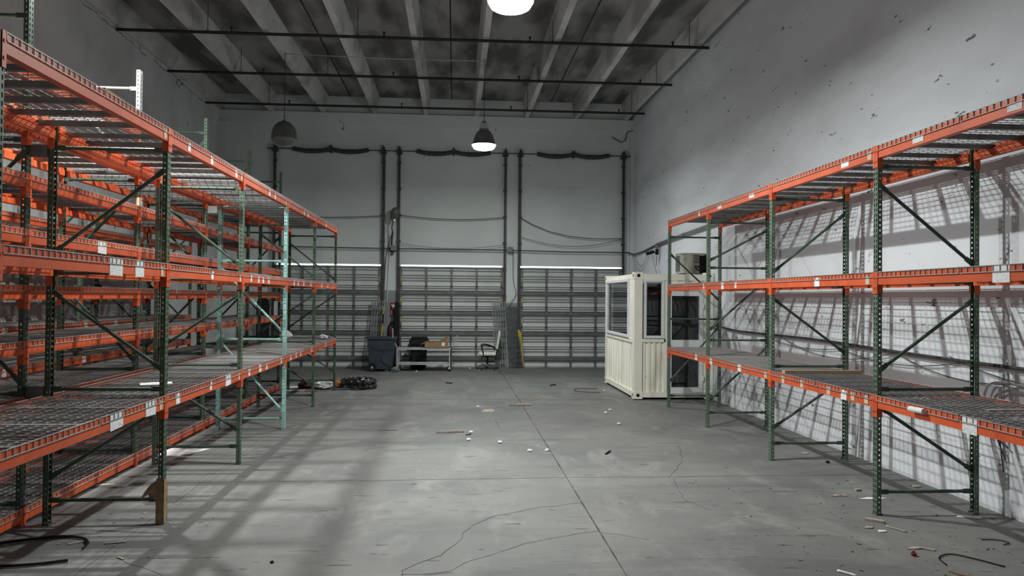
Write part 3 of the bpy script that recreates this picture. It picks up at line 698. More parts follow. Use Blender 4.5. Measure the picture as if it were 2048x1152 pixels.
def corrug(n, a, b, d):
    pts = []; step = (b-a)/n
    for i in range(n):
        s0 = a+i*step
        pts += [(s0, 0), (s0+step*.36, 0), (s0+step*.5, d), (s0+step*.86, d)]
    return pts+[(b, 0)]
# front face
FP = [(x_, .02+d) for x_, d in corrug(4, .19, .63, .035)]
part('lower_panel', MB().sheet(FP, 'z', .16, 1.20).b2((.17, .06, .16), (.65, .075, 1.2)), M_creamdirty)
part('sill_rail', MB().b2((.17, .0, 1.19), (.66, .07, 1.26)), M_cream)
part('header_panel', MB().sheet([(x_, .02+d) for x_, d in corrug(6, .17, W_-.17, .03)], 'z', 2.44, H_-.15).b2((.17, .055, 2.40), (W_-.17, .07, H_-.15)).b2((.64, .01, 2.26), (W_-.17, .06, 2.44)), M_cream)
part('mullion', MB().b2((.63, .0, .15), (.69, .08, 2.45)), M_cream)
part('end_panel', MB().b2((1.44, .03, .15), (W_-.15, .06, 2.30)), M_creamdirty)
part('back_panel', MB().b2((.15, L_-.10, .15), (W_-.15, L_-.02, 2.5)), M_cream)
part('rear_side_panel', MB().b2((W_-.10, .15, .15), (W_-.03, L_-.15, 2.5)), M_cream)
def window(x0, x1, z0, z1, side, fr=.04):
    mb = MB()
    def bb(a0, a1, c0, c1, d0=-.03, d1=.05):
        return mb.b2((a0, d0, c0), (a1, d1, c1)) if side == 'f' else mb.b2((d0, a0, c0), (d1, a1, c1))
    bb(x0, x1, z1-fr, z1); bb(x0, x1, z0, z0+fr); bb(x0, x0+fr, z0+fr, z1-fr); bb(x1-fr, x1, z0+fr, z1-fr)
    bb(x0+fr, x1-fr, z1-fr-.015, z1-fr, -.015, .035); bb(x0+fr, x1-fr, z0+fr, z0+fr+.015, -.015, .035); bb(x0+fr, x0+fr+.015, z0+fr, z1-fr, -.015, .035); bb(x1-fr-.015, x1-fr, z0+fr, z1-fr, -.015, .035)
    w_ = part('window_frame', mb, M_pvc)
    g_ = MB(); e = fr+.012
    g_.b2((x0+e, .008, z0+e), (x1-e, .014, z1-e)) if side == 'f' else g_.b2((.008, x0+e, z0+e), (.014, x1-e, z1-e))
    g_.obj('pane', M_glass, w_)
window(.20, .62, 1.27, 2.48, 'f')
window(.50, 2.86, 1.26, 2.49, 's')
# glazed door
dr = part('door', MB().b2((.70, -.02, .13), (.78, .04, 2.25)).b2((1.36, -.02, .13), (1.44, .04, 2.25)).b2((.78, -.02, 2.15), (1.36, .04, 2.25)).b2((.78, -.02, .13), (1.36, .04, .26)).b2((.78, -.02, 1.01), (1.36, .04, 1.24)), M_pvc)
dr['label'] = 'white framed door with two dark glass panels'
MB().b2((.78, .005, 1.24), (1.36, .015, 2.15)).obj('upper_pane', M_glass, dr); MB().b2((.78, .005, .26), (1.36, .015, 1.01)).obj('lower_pane', M_glass, dr)
MB().tube([(.745, -.03, 1.0), (.745, -.06, 1.0), (.745, -.06, 1.14), (.745, -.03, 1.14)], .01, 6).obj('handle', M_galv, dr)
for zz in (.4, 1.9): MB().b2((1.43, -.045, zz), (1.46, -.01, zz+.10)).obj('hinge', M_pvc, dr)
# long side facing the open floor
SP = [(.02+d, y_) for y_, d in corrug(10, .19, L_-.19, .035)]
part('side_panel', MB().sheet(SP, 'z', .16, 1.20).b2((.06, .17, .16), (.075, L_-.17, 1.2)), M_creamdirty)
part('side_sill', MB().b2((0, .17, 1.17), (.07, L_-.17, 1.26)).b2((-.004, .12, 1.17), (.02, .17, 1.26)), M_cream)
part('side_stile', MB().b2((.01, .17, 1.26), (.06, .50, H_-.13)), M_cream); part('side_stile', MB().b2((.01, 2.86, 1.26), (.06, L_-.17, H_-.13)), M_cream)
part('skid_foot', MB().b2((.02, .04, 0), (.16, .2, .03)).b2((W_-.16, .04, 0), (W_-.02, .2, .03)).b2((.02, L_-.2, 0), (.16, L_-.04, .03)).b2((W_-.16, L_-.2, 0), (W_-.02, L_-.04, .03)), M_black)
# air conditioner on the roof
t = thing('air_conditioner', 'grimy beige outdoor air conditioner unit on the container roof', 'air conditioner', (4.80, 16.0, H_-.035))
sec = [(.06, 0), (.48, 0), (.54, .06), (.54, .42), (.0, .42), (.0, .06)]
bevel(MB().prism(sec, 'z', .04, .46).obj('casing', M_ac, t), .012)
MB().prism([(-.006, .03), (.08, -.006), (.50, -.006), (.546, .05), (.546, .426), (-.006, .426)], 'z', .455, .475).obj('lid', M_ac, t)
for k in range(5): MB().b2((-.004, .075+.07*k, .08), (.012, .115+.07*k, .42)).obj('side_louvre', M_darkmetal, t)
mb = MB()
for k in range(4): mb.b2((.26, -.006, .27+.045*k), (.42, .01, .29+.045*k))
mb.obj('front_louvre', M_darkmetal, t)
MB().b2((.40, -.008, .05), (.542, .02, .42)).obj('valve_recess_shade', M_hole, t)  # flat black plate painted as a shaded recess, nothing is cut in
for k in range(3): MB().tube(smooth_curve([(.30+.05*k, -.01, .20), (.33+.05*k, -.09, .12+.03*k), (.42, -.06, .10), (.50, -.03, .16+.03*k)]), .014, 6).obj('refrigerant_pipe', M_black, t)
MB().b2((.05, .05, 0), (.12, .38, .04)).b2((.42, .05, 0), (.49, .38, .04)).obj('foot', M_darkmetal, t)
# coil of pale hose hanging on the far rack post next to the container
t = thing('hose_reel', 'round brown reel strapped to a right rack post beside the container door', 'reel', (5.10, 14.545, 1.58))
o = MB().tube([(0, .0, 0), (0, .10, 0)], .09, 20).obj('disc', M_tan, t); MB().tube([(0, -.02, 0), (0, .12, 0)], .045, 14).obj('hub', M_darkmetal, t)

# ------------------------------------------------------------------ things along the dock doors
def rotz(o, a): o.rotation_euler = (o.rotation_euler[0], o.rotation_euler[1], a)
# wheeled rubbish bin
t = thing('trash_cart', 'slate blue wheeled plastic rubbish bin with open top left of the steel cart', 'rubbish bin', (-2.03, 21.75, 0))
mb = MB()
b0, b1 = (.29, .30), (.38, .36)
vs = [(-b0[0], -b0[1], .06), (b0[0], -b0[1], .06), (b0[0], b0[1], .06), (-b0[0], b0[1], .06), (-b1[0], -b1[1], .92), (b1[0], -b1[1], .92), (b1[0], b1[1], .92), (-b1[0], b1[1], .92)]
ins = [(x_*.9, y_*.9, z_+(.03 if z_ < .5 else 0)) for x_, y_, z_ in vs]
mb.add(vs+ins, [(0, 3, 2, 1), (0, 1, 5, 4), (1, 2, 6, 5), (2, 3, 7, 6), (3, 0, 4, 7), (8, 9, 10, 11), (8, 12, 13, 9), (9, 13, 14, 10), (10, 14, 15, 11), (11, 15, 12, 8), (4, 5, 13, 12), (5, 6, 14, 13), (6, 7, 15, 14), (7, 4, 12, 15)])
bevel(mb.obj('body', M_bin, t), .03, 3)
mb = MB()
for s_ in (-1, 1): mb.box((s_*.385, 0, .92), (.045, .78, .05)); mb.box((0, s_*.37, .92), (.80, .045, .05))
mb.box((-.43, 0, .93), (.10, .5, .03)); bevel(mb.obj('rim', M_bin, t), .012)
for s_ in (-1, 1):
    w_ = MB().tube([(-.24, s_*.34-.03, .12), (-.24, s_*.34+.03, .12)], .12, 20).obj('wheel', M_black, t)
    MB().tube([(-.24, s_*.34-.034, .12), (-.24, s_*.34+.034, .12)], .035, 12).obj('wheel_hub', M_galv, w_)
MB().b2((.10, -.28, 0), (.22, .28, .07)).obj('front_foot', M_bin, t)
cable('draped_cord', smooth_curve([(-2.36, 21.40, .74), (-2.15, 21.36, .66), (-1.9, 21.36, .64), (-1.66, 21.37, .66)]), .010, M_cable, 'black cord sagging across the front of the slate blue bin', group='cords draped on the blue bin')
cable('draped_cord', smooth_curve([(-1.78, 21.38, .93), (-1.92, 21.38, .60), (-2.02, 21.41, .36), (-1.88, 21.42, .2), (-1.74, 21.41, .16)]), .009, M_cable, 'black cord dangling in a zigzag down the front of the slate blue bin', group='cords draped on the blue bin')
# folding scissor gates leaning between the doors
def scissor_gate(loc, W, H, n, shear, lean, m, label):
    t = thing('scissor_gate', label, 'folding gate', loc, 0, 'folded scissor gates')
    def pt(x_, z_, y_=0.0): return Vector((x_+shear*z_, lean*z_+y_, z_))
    for k in range(n):
        x_ = W*k/(n-1); mb = MB()
        for dx in (-.013, .013):
            a, b = pt(x_+dx, 0), pt(x_+dx, H)
            vs = [p + Vector((i*.008, j*.010, 0)) for p in (a, b) for i in (-1, 1) for j in (-1, 1)]
            mb.add(vs, [(0, 1, 3, 2), (4, 6, 7, 5), (0, 4, 5, 1), (2, 3, 7, 6), (0, 2, 6, 4), (1, 5, 7, 3)])
        mb.obj('bar', m, t)
    step = H/6.3
    for k in range(n-1):
        mb = MB(); xa, xb = W*k/(n-1), W*(k+1)/(n-1)
        for j in range(6):
            z0 = .04+j*step; z1 = min(z0+step*1.02, H-.02)
            for (za, zb, yo) in ((z0, z1, -.016), (z1, z0, -.022)):
                p, q = pt(xa, za, yo), pt(xb, zb, yo); d = Vector((0, 0, .020))
                mb.add([p-d, p+d, q+d, q-d], [(0, 1, 2, 3)]); mb.add([v+Vector((0, .004, 0)) for v in (p-d, p+d, q+d, q-d)], [(0, 3, 2, 1)])
        mb.obj('lattice_strip', m, t)
    return t
scissor_gate((-2.46, 22.35, .0), .44, 1.96, 7, .03, .16, M_gate, 'folded grey scissor gate standing behind the blue rubbish bin')
scissor_gate((1.20, 22.40, .0), .36, 1.97, 6, -.045, .15, M_gate, 'folded light grey scissor gate leaning behind white office chair')
scissor_gate((1.64, 22.56, .03), .36, 1.90, 7, -.10, .10, M_gatedark, 'folded dark grey scissor gate between light grey gate and yellow strip')
tag(MB().prism([(1.99, .02), (2.06, .02), (1.97, 1.03), (1.90, 1.14), (1.86, 1.12)], 'y', YB-.30, YB-.27).obj('yellow_strip', M_yellow), 'bright yellow plank leaning beside right dock door track', 'plank')
tag(MB().prism([(-1.80, .01), (-1.62, .01), (-1.62, 1.90), (-1.76, 1.95), (-1.76, 1.86)], 'y', YB-.32, YB-.28).obj('black_board', M_black), 'tall narrow black panel leaning on the wall left of middle dock door', 'panel')
t = thing('broom_handle', 'thin pole, yellow below and black above, leaning on folded gate behind blue bin', 'broom', (-2.16, 22.2, 0))
MB().tube([(0, 0, .05), (.08, .10, 1.30)], .019, 8).obj('yellow_shaft', M_yellow, t); MB().tube([(.08, .10, 1.30), (.10, .115, 1.58)], .021, 8).obj('grip', M_black, t); MB().tube([(.10, .115, 1.58), (.117, .13, 1.80)], .019, 8).obj('tip', M_yellow, t)
t = thing('extinguisher_sign', 'small red and white sign on the wall between left and middle doors', 'sign', (-1.83, YB-.02, 1.70))
MB().b2((-.085, -.012, -.20), (.085, 0, .20)).obj('plate', M_red, t)
o = MB().prism([(-.06, .15), (.06, .15), (.0, -.01)], 'y', -.016, -.011).obj('arrow', M_paper, t); o['label'] = 'white downward arrow'
MB().box((-.045, -.013, -.10), (.035, .006, .14)).obj('symbol', M_paper, t)
t = thing('fire_extinguisher', 'dark red fire extinguisher hanging on wall behind the blue bin', 'fire extinguisher', (-1.90, YB-.12, .82))
MB().lathe([(0, 0), (.075, .005), (.085, .03), (.085, .34), (.06, .40), (.03, .43)], 20).obj('cylinder', M_darkred, t, smooth=True)
MB().tube([(0, 0, .42), (0, 0, .48)], .025, 10).box((.05, 0, .50), (.14, .02, .025)).obj('valve', M_black, t); MB().tube(smooth_curve([(.05, 0, .46), (.12, -.02, .40), (.10, -.05, .2), (.09, -.06, .1)]), .012, 6).obj('hose', M_black, t)
# steel stock cart
t = thing('stock_cart', 'long two-tier galvanised steel cart in front of the middle dock door', 'cart', (-1.58, 21.55, 0))
CW = 1.44
for z_, nm in ((.62, 'upper_deck'), (.20, 'lower_deck')):
    mb = MB()
    for y_ in (0, .55): mb.b2((0, y_-.02, z_-.016), (CW, y_+.02, z_+.018))
    for x_ in (0, CW): mb.b2((x_-.02, 0, z_-.016), (x_+.02, .55, z_+.018))
    mb.b2((.02, .02, z_-.016), (CW-.02, .53, z_-.010)) if nm == 'lower_deck' else None
    for k in range(14): mb.b2((.1*k+.05, .0, z_-.01), (.1*k+.06, .55, z_))
    mb.obj(nm, M_galv, t)
for x_ in (0, CW):
    for y_ in (0, .55):
        MB().b2((x_-.014, y_-.014, .10), (x_+.014, y_+.014, .66)).obj('post', M_galv, t)
        c_ = MB().tube([(x_, y_-.025, .055), (x_, y_+.025, .055)], .055, 14).obj('caster', M_black, t)
        MB().b2((x_-.03, y_-.035, .06), (x_+.03, y_+.035, .11)).obj('fork', M_galv, c_)
MB().tube([(-.03, .02, .05), (-.03, .02, .68), (-.14, .02, .86), (-.15, .02, 1.2)], .018, 8).obj('push_handle', M_galv, t)
for y_ in (.12, .30, .42): MB().tube(smooth_curve([(CW+.02, y_, .60), (CW+.06, y_, .80), (CW+.19, y_, .96), (CW+.22, y_, .98), (CW+.20, y_, .90), (CW+.10, y_, .74)]), .011, 6).obj('folding_handle', M_galv, t)
MB().b2((CW+.0, .2, .05), (CW+.05, .26, .98)).obj('side_post', M_darkmetal, t)
tag(MB().tube(smooth_curve([(-1.72, 21.30, .05), (-1.62, 21.22, .10), (-1.52, 21.30, .05), (-1.60, 21.38, .12), (-1.70, 21.28, .08), (-1.56, 21.24, .04)]), .03, 8).obj('tangled_wrap', M_greypvc), 'grey tangle of plastic wrap on floor around left cart caster', 'plastic wrap')
# black bin behind the cart
t = thing('black_bin', 'square black plastic bin with flared rim behind the steel cart', 'bin', (-1.03, 22.42, 0))
mb = MB(); w0, w1 = .19, .235
vs = [(-w0, -w0, .01), (w0, -w0, .01), (w0, w0, .01), (-w0, w0, .01), (-w1, -w1, .74), (w1, -w1, .74), (w1, w1, .74), (-w1, w1, .74)]
mb.add(vs, [(0, 3, 2, 1), (0, 1, 5, 4), (1, 2, 6, 5), (2, 3, 7, 6), (3, 0, 4, 7)]); bevel(mb.obj('body', M_black, t), .02)
bevel(MB().b2((-.27, -.27, .70), (.27, .27, .86)).obj('lid_rim', M_black, t), .02); bevel(MB().b2((-.23, -.23, .86), (.23, .23, .92)).obj('lid', M_black, t), .03)
# folded cardboard on the cart
t = thing('cardboard_box', 'crumpled brown cardboard box lying on the upper deck of the steel cart', 'cardboard', (-.68, 21.62, .655))
mb = MB(); n = 8; pr = []
for i in range(n+1):
    x_ = -.16+.66*i/n; pr.append((x_, .045+.17*max(0, (i-3)/5)**1.6+.02*math.sin(i*2.1)+.09))
vs = []
for x_, zt in pr: vs += [(x_, .02, .002), (x_, .02, zt), (x_, .36, zt+.02), (x_, .36, .002)]
fs = [(0, 1, 2, 3), (4*n+3, 4*n+2, 4*n+1, 4*n)]
for i in range(n):
    for j in range(4): fs.append((4*i+j, 4*i+(j+1) % 4, 4*i+4+(j+1) % 4, 4*i+4+j))
mb.add(vs, fs); mb.obj('box_body', M_card, t)
MB().box((.46, .2, .20), (.02, .34, .28), ry=.25).obj('raised_flap', M_card, t); MB().box((-.20, .16, .12), (.14, .3, .012), ry=-.5).obj('front_flap', M_card, t)
o = MB().box((.36, .016, .10), (.09, .004, .09), ry=.3).obj('paper_sticker', M_paper, t); o['label'] = 'white shipping sticker'
# office chair
t = thing('office_chair', 'white leather swivel office chair with armrests before folded gates', 'chair', (.95, 22.15, 0), 0)
for k in range(5):
    a = 2*PI*k/5+.35; d = Vector((math.cos(a), math.sin(a), 0))
    MB().tube([(0, 0, .13), d*.16+Vector((0, 0, .125)), d*.32+Vector((0, 0, .075))], [.035, .026, .018], 8).obj('leg', M_chrome, t)
    q = d*.32; MB().tube([(q.x-.02, q.y, .032), (q.x+.02, q.y, .032)], .032, 12).obj('caster', M_black, t)
MB().tube([(0, 0, .10), (0, 0, .38)], .03, 12).obj('gas_lift', M_black, t)
MB().b2((-.16, -.12, .37), (.14, .12, .42)).obj('mechanism', M_black, t)
o = bevel(MB().b2((-.27, -.25, .41), (.24, .25, .51)).obj('seat', M_leather, t), .045, 4)
mb = MB(); pr = [(.20, .47), (.255, .60), (.285, .75), (.31, .90), (.33, 1.04), (.335, 1.13)]
vs = []; nn = len(pr)
for i, (x_, z_) in enumerate(pr):
    w_ = .23 if i < nn-1 else .17; th = .06 if 0 < i < nn-1 else .04
    vs += [(x_-th/2, -w_, z_), (x_+th/2, -w_, z_), (x_+th/2, w_, z_), (x_-th/2, w_, z_)]
fs = [(3, 2, 1, 0), (4*nn-4, 4*nn-3, 4*nn-2, 4*nn-1)]
for i in range(nn-1):
    for j in range(4): fs.append((4*i+j, 4*i+(j+1) % 4, 4*i+4+(j+1) % 4, 4*i+4+j))
mb.add(vs, fs); bevel(mb.obj('backrest', M_leather, t), .02, 3)
for s_ in (-1, 1): MB().tube(smooth_curve([(-.12, s_*.27, .44), (-.16, s_*.28, .62), (-.17, s_*.285, .70), (-.05, s_*.285, .715), (.12, s_*.28, .67), (.24, s_*.27, .60), (.28, s_*.25, .52)]), .017, 8).obj('armrest', M_black, t)
MB().b2((.20, -.05, .40), (.27, .05, .62)).obj('back_support', M_black, t)
# black tall bin in the far left corner and white notice
t = thing('dark_drum', 'tall black container with capped top standing in far left corner beside dock door', 'drum', (-5.50, 22.45, 0))
MB().lathe([(0, .02), (.17, .02), (.18, .06), (.18, 1.80), (.15, 1.95), (.07, 2.02), (.06, 2.03)], 20).obj('body', M_black, t, smooth=True); MB().tube([(0, 0, 2.0), (0, 0, 2.14)], .06, 12).obj('cap', M_black, t)
tag(MB().b2((-5.27, YB-.165, 1.48), (-5.13, YB-.150, 1.92)).obj('paper_notice', M_paper), 'white paper notice fixed to the left dock door track', 'notice')

# ------------------------------------------------------------------ things on the racks
tag(MB().box((4.62, 9.345, 1.155+.008+.02), (1.0, .09, .036), rz=.015).obj('timber_plank', M_wood), 'pale timber plank lying across the lower shelf of the right rack', 'plank')
tag(MB().box((-4.055, 8.15, 4.12+.012+.009), (1.05, .50, .018), rz=.05).obj('plywood_board', M_card), 'brown board lying on top shelf of the tall left rack', 'board')
tag(MB().box((-3.05, 8.11, 1.167), (.30, .20, .006), rz=.4).obj('paper_sheet', M_paper), 'white paper sheet on the lower left rack shelf in the second bay', 'paper')
tag(MB().box((4.75, 6.2, 1.167), (.5, .05, .006), rz=.1).obj('metal_strip', M_galv), 'pale thin strip lying on the near lower shelf of right rack', 'strip')
tag(MB().tube([(-3.62, 16.75, 1.20), (-2.70, 16.85, 1.20)], .03, 10).obj('long_tube', M_white_steel), 'long pale tube lying across the far end of the front left rack lower shelf', 'tube')
def crumple(name, loc, size, m, label, cat, seed=0, flat=.5):
    r_ = random.Random(seed); mb = MB(); n, k = 9, 14; vs = []
    for i in range(n+1):
        th = PI*i/n
        for j in range(k):
            ph = 2*PI*j/k; q = 1+r_.uniform(-.32, .32)
            vs.append((math.sin(th)*math.cos(ph)*size[0]*q, math.sin(th)*math.sin(ph)*size[1]*q, max(0.001, size[2]*(.5+.5*math.cos(th))*(1+r_.uniform(-.25, .25)))))
    fs = [(i*k+j, i*k+(j+1) % k, (i+1)*k+(j+1) % k, (i+1)*k+j) for i in range(n) for j in range(k)]
    mb.add(vs, fs); o = mb.obj(name, m, None, loc); return tag(o, label, cat)
crumple('plastic_wad', (-2.80, 16.6, 1.163), (.10, .12, .09), M_whiteplastic, 'white crumpled plastic at the front edge of far left rack shelf', 'plastic', 1)
crumple('plastic_wad', (-3.52, 16.3, 1.163), (.13, .14, .16), M_whiteplastic, 'white crumpled plastic bag at the rear edge of far left rack shelf', 'plastic', 2)

# ------------------------------------------------------------------ rubbish by the far end of the left rack
t = thing('hose_bundle', 'black plastic-wrapped coil of hose lying on floor near left rack end', 'hose', (-2.16, 17.55, 0))
for k, (z_, R_, r_) in enumerate(((.06, .31, .062), (.15, .30, .05), (.20, .26, .035))):
    pts = [(math.cos(2*PI*i/40)*R_*1.12*(1+.06*math.sin(5*i+k)), math.sin(2*PI*i/40)*R_*(1+.06*math.cos(3*i+2*k)), z_+.015*math.sin(i*1.7+k)) for i in range(41)]
    MB().tube(pts, [r_*(1+.25*math.sin(i*2.3+k)) for i in range(41)], 8).obj('coil', M_blackgloss, t)
tag(MB().tube([(-2.62, 17.25, .02), (-2.1, 17.2, .03)], .022, 8).obj('grey_pipe', M_bluetrash), 'short blue-grey pipe in front of the black hose coil', 'pipe')
crumple('plastic_sheet', (-2.92, 17.42, 0), (.22, .16, .17), M_whiteplastic, 'crumpled white plastic sheet on floor between the last two rack posts', 'plastic', 3)
crumple('plastic_sheet', (-3.05, 17.55, 0), (.16, .16, .15), M_greypvc, 'crumpled grey plastic on floor behind white sheet near rack end', 'plastic', 4)
crumple('scrap_heap', (-2.62, 17.75, 0), (.16, .12, .15), M_orangetrash, 'orange-brown scrap on the floor behind the last left rack post', 'scrap', 5)
crumple('dark_rag', (-3.35, 17.5, 0), (.18, .12, .14), M_darkred, 'dark crumpled rag on floor under end of front left rack', 'rag', 6)
tag(MB().box((-3.45, 17.05, .015), (.55, .09, .012), rz=.15).obj('paper_strip', M_paper), 'white strip of paper on floor under end of front left rack', 'paper')
tag(MB().box((-3.10, 17.0, .014), (.28, .14, .02), rz=-.2).obj('wood_offcut', M_bark), 'brown wood offcut on floor under end of front left rack', 'wood')
tag(MB().box((-3.62, 17.35, .05), (.3, .1, .008), rz=.2, rx=.3).obj('paper_scrap', M_paper), 'folded white paper leaning on dark rag under left rack', 'paper')

# ------------------------------------------------------------------ litter on the open floor
def flat(name, x_, y_, w, d, h, rz, m, label, cat, rx=0.0, ry=0.0, group=None):
    o = MB().box((0, 0, 0), (w, d, h), rx=rx, ry=ry).obj(name, m, None, (x_, y_, h/2+.002+abs(math.sin(rx))*d/2+abs(math.sin(ry))*w/2), rz=rz)
    return tag(o, label, cat, group)
def poly(name, x_, y_, pts, h, m, label, cat, rz=0.0):
    k = len(pts); h = h*.55; mb = MB(); mb.add([(p[0], p[1], .002) for p in pts]+[(p[0], p[1], .002+h*(1+(i % 2))) for i, p in enumerate(pts)], [tuple(range(k-1, -1, -1)), tuple(range(k, 2*k))]+[(i, (i+1) % k, k+(i+1) % k, k+i) for i in range(k)])
    o = mb.obj(name, m, None, (x_, y_, 0), rz=rz); return tag(o, label, cat)
poly('card_sheet', .62, 14.05, [(-.13, -.12), (.11, -.14), (.12, .16), (-.06, .17)], .006, M_tan, 'flat beige card sheet lying on the floor left of centre joint', 'card')
flat('wood_lath', 1.26, 14.72, .42, .07, .02, -.03, M_bark, 'dark wooden lath lying across centre floor joint', 'wood')
flat('wood_lath', 1.36, 14.88, .30, .05, .018, -.25, M_tan, 'pale wooden sliver touching dark lath on centre floor joint', 'wood')
flat('wood_sliver', .84, 15.7, .22, .03, .012, -.3, M_tan, 'thin pale sliver on floor farther back, left of centre joint', 'wood')
flat('wood_sliver', 1.62, 15.6, .24, .025, .012, .35, M_tan, 'thin pale sliver on floor right of centre joint beyond the lath', 'wood')
flat('wood_strip', -.06, 11.8, .42, .055, .022, .16, M_bark, 'dark splintered strip with pale end on floor left of the joint', 'wood')
flat('wood_strip', -1.03, 12.03, .30, .02, .010, .05, M_bark, 'long thin dark stick on the floor near left rack', 'stick')
flat('black_clip', .22, 11.6, .09, .02, .010, .5, M_black, 'small black clip beside a white scrap on mid floor', 'scrap')
for (x_, y_, lab) in ((.66, 10.95, 'white foam crumb alone on floor left of the joint, largest'), (1.03, 10.34, 'white foam crumb pair in front, just left of the joint'), (1.27, 10.36, 'white foam crumb right beside the centre joint'),
                      (.27, 11.77, 'white foam crumb by the small black clip'), (.22, 11.16, 'tiny white crumb in front of small black clip'), (2.89, 14.07, 'white crumb farther of two before the container'), (2.74, 13.7, 'white crumb nearer of two before the container'),
                      (2.72, 12.5, 'white crumb on floor nearest, in line with the container'), (3.35, 16.95, 'white crumb at the foot of the container corner'), (.45, 14.5, 'tiny white crumb beyond beige card sheet'), (-1.05, 21.35, 'white crumb on floor beneath the steel cart'), (.45, 22.3, 'white crumb on floor left of office chair')):
    crumple('foam_crumb', (x_, y_, 0), (.032, .026, .034), M_whiteplastic, lab, 'foam crumb', int(x_*100+y_*7))['group'] = 'white crumbs on the floor'
def bent(name, pts, r, m, label, cat): return tag(MB().tube(smooth_curve(pts, 5), r, 6).obj(name, m, smooth=True), label, cat)
bent('bent_wire', [(3.22, 16.7, .012), (2.95, 16.75, .012), (2.72, 17.0, .012), (2.80, 17.4, .012), (3.15, 17.35, .02), (3.3, 17.5, .012)], .006, M_black, 'bent dark wire lying on floor left of the container', 'wire')
bent('dark_stick', [(2.27, 18.05, .012), (2.42, 18.2, .015)], .014, M_black, 'short dark stick on floor before right dock door', 'stick')
bent('dark_stick', [(2.02, 10.1, .010), (2.12, 10.28, .014)], .012, M_black, 'short dark stick on floor right of the joint, mid distance', 'stick')
bent('dark_stick', [(-.2, 18.6, .01), (-.05, 18.5, .012)], .014, M_black, 'short dark stick on floor in front of the steel cart', 'stick')
poly('paper_sheet', -3.62, 10.42, [(-.28, -.25), (.10, -.28), (.34, .22), (-.18, .30)], .002, M_paper, 'large white paper sheet on floor beneath front left rack', 'paper')
poly('wrapper_scrap', -3.78, 8.66, [(-.09, -.03), (.02, -.05), (.12, .0), (.06, .05), (-.07, .03)], .008, M_tan, 'pale wrapper scrap on floor beside the low left rack beam', 'scrap')
flat('wood_splinter', -2.81, 6.64, .16, .018, .008, .25, M_tan, 'pale wood splinter on floor before wrapped left post', 'wood')
flat('wood_splinter', -3.12, 6.66, .14, .022, .008, .7, M_tan, 'pale splinter lying against the black hose arc', 'wood')
flat('wood_splinter', -2.60, 6.25, .08, .016, .008, -.7, M_tan, 'small splinter at the head of a floor crack near left', 'wood')
t = thing('rubber_strip', 'black rubber strip bent in an arc on floor at bottom left', 'rubber strip')
MB().tube(smooth_curve([(-3.9, 6.55, .018), (-3.55, 6.72, .018), (-3.30, 6.79, .018), (-3.12, 6.74, .018), (-3.01, 6.60, .018), (-2.99, 6.46, .018)]), [.012]*25+[.008]*6, 6).obj('outer_piece', M_black, t)
MB().tube(smooth_curve([(-3.5, 6.08, .016), (-3.3, 6.09, .016), (-3.12, 6.13, .016), (-2.97, 6.19, .016)]), .012, 6).obj('loose_end', M_black, t)
poly('leaf_scrap', 4.09, 7.9, [(-.08, -.03), (-.02, .03), (.03, .0), (.08, .02), (.09, -.05), (.04, -.02), (0, -.01)], .01, M_tan, 'jagged tan paper scrap on floor left of nearest right rack post', 'scrap')
flat('tan_block', 4.42, 8.1, .07, .035, .02, .2, M_tan, 'small tan block on floor just behind nearest right rack post', 'scrap')
flat('cardboard_strip', 3.97, 6.97, .17, .045, .02, -.75, M_tan, 'pale cardboard strip lying before the nearest right rack post', 'cardboard')
poly('paper_bits', 3.80, 6.78, [(-.05, -.02), (.02, -.03), (.06, .01), (0, .03)], .008, M_tan, 'crumpled tan bit on floor in front of cardboard strip', 'scrap')
poly('paper_bits', 3.86, 6.66, [(-.04, -.02), (.03, -.02), (.05, .02), (-.02, .03)], .008, M_paper, 'pale paper bit nearest cardboard strip before right rack', 'scrap')
poly('paper_sheet', 4.97, 7.09, [(-.12, -.01), (.06, -.09), (.13, -.03), (-.05, .07)], .003, M_paper, 'white paper sheet at the rear post foot of right rack', 'paper')
poly('paper_sheet', 4.40, 7.78, [(-.16, -.02), (.07, -.045), (.17, .015), (-.03, .045)], .003, M_paper, 'white paper sheet lying behind the nearest right rack post', 'paper')
bent('thin_stick', [(3.98, 6.80, .008), (4.07, 6.62, .008)], .007, M_tan, 'thin tan stick on floor right of cardboard strip', 'stick')
crumple('red_cap', (3.76, 6.02, 0), (.022, .022, .034), M_red, 'small red plastic cap on the floor at lower right', 'cap', 9)
poly('leaf_litter', 3.90, 6.20, [(-.10, -.02), (-.02, .03), (.06, .01), (.13, -.06), (.10, -.08), (.03, -.02), (-.04, -.03)], .008, M_tan, 'ragged tan scrap on floor beside red cap', 'scrap')
bent('black_wire', [(3.88, 5.78, .008), (3.93, 5.95, .008), (4.08, 6.02, .010), (4.2, 5.9, .010), (4.32, 5.72, .008)], .0055, M_black, 'black wire arc on the floor at bottom right corner', 'wire')
bent('bent_clip', [(4.60, 6.38, .008), (4.74, 6.36, .008), (4.78, 6.28, .008), (4.70, 6.24, .008)], .0045, M_black, 'small dark bent clip on floor at right edge', 'clip')
bent('pale_stick', [(2.95, 5.70, .008), (3.04, 5.58, .008)], .010, M_paper, 'short pale stick on floor at bottom right', 'stick')
bent('rusty_nail', [(3.82, 5.66, .008), (3.86, 5.56, .008), (3.92, 5.50, .008)], .008, M_card, 'rusty brown strip on floor at bottom right edge', 'scrap')
poly('paper_bits', 5.18, 8.25, [(-.05, -.03), (.04, -.03), (.06, .02), (-.03, .04)], .012, M_tan, 'tan scrap at the foot of the right wall', 'scrap')
crumple('black_crumb', (4.78, 9.5, 0), (.025, .025, .03), M_black, 'black crumb on floor before the second right rack frame', 'scrap', 11)
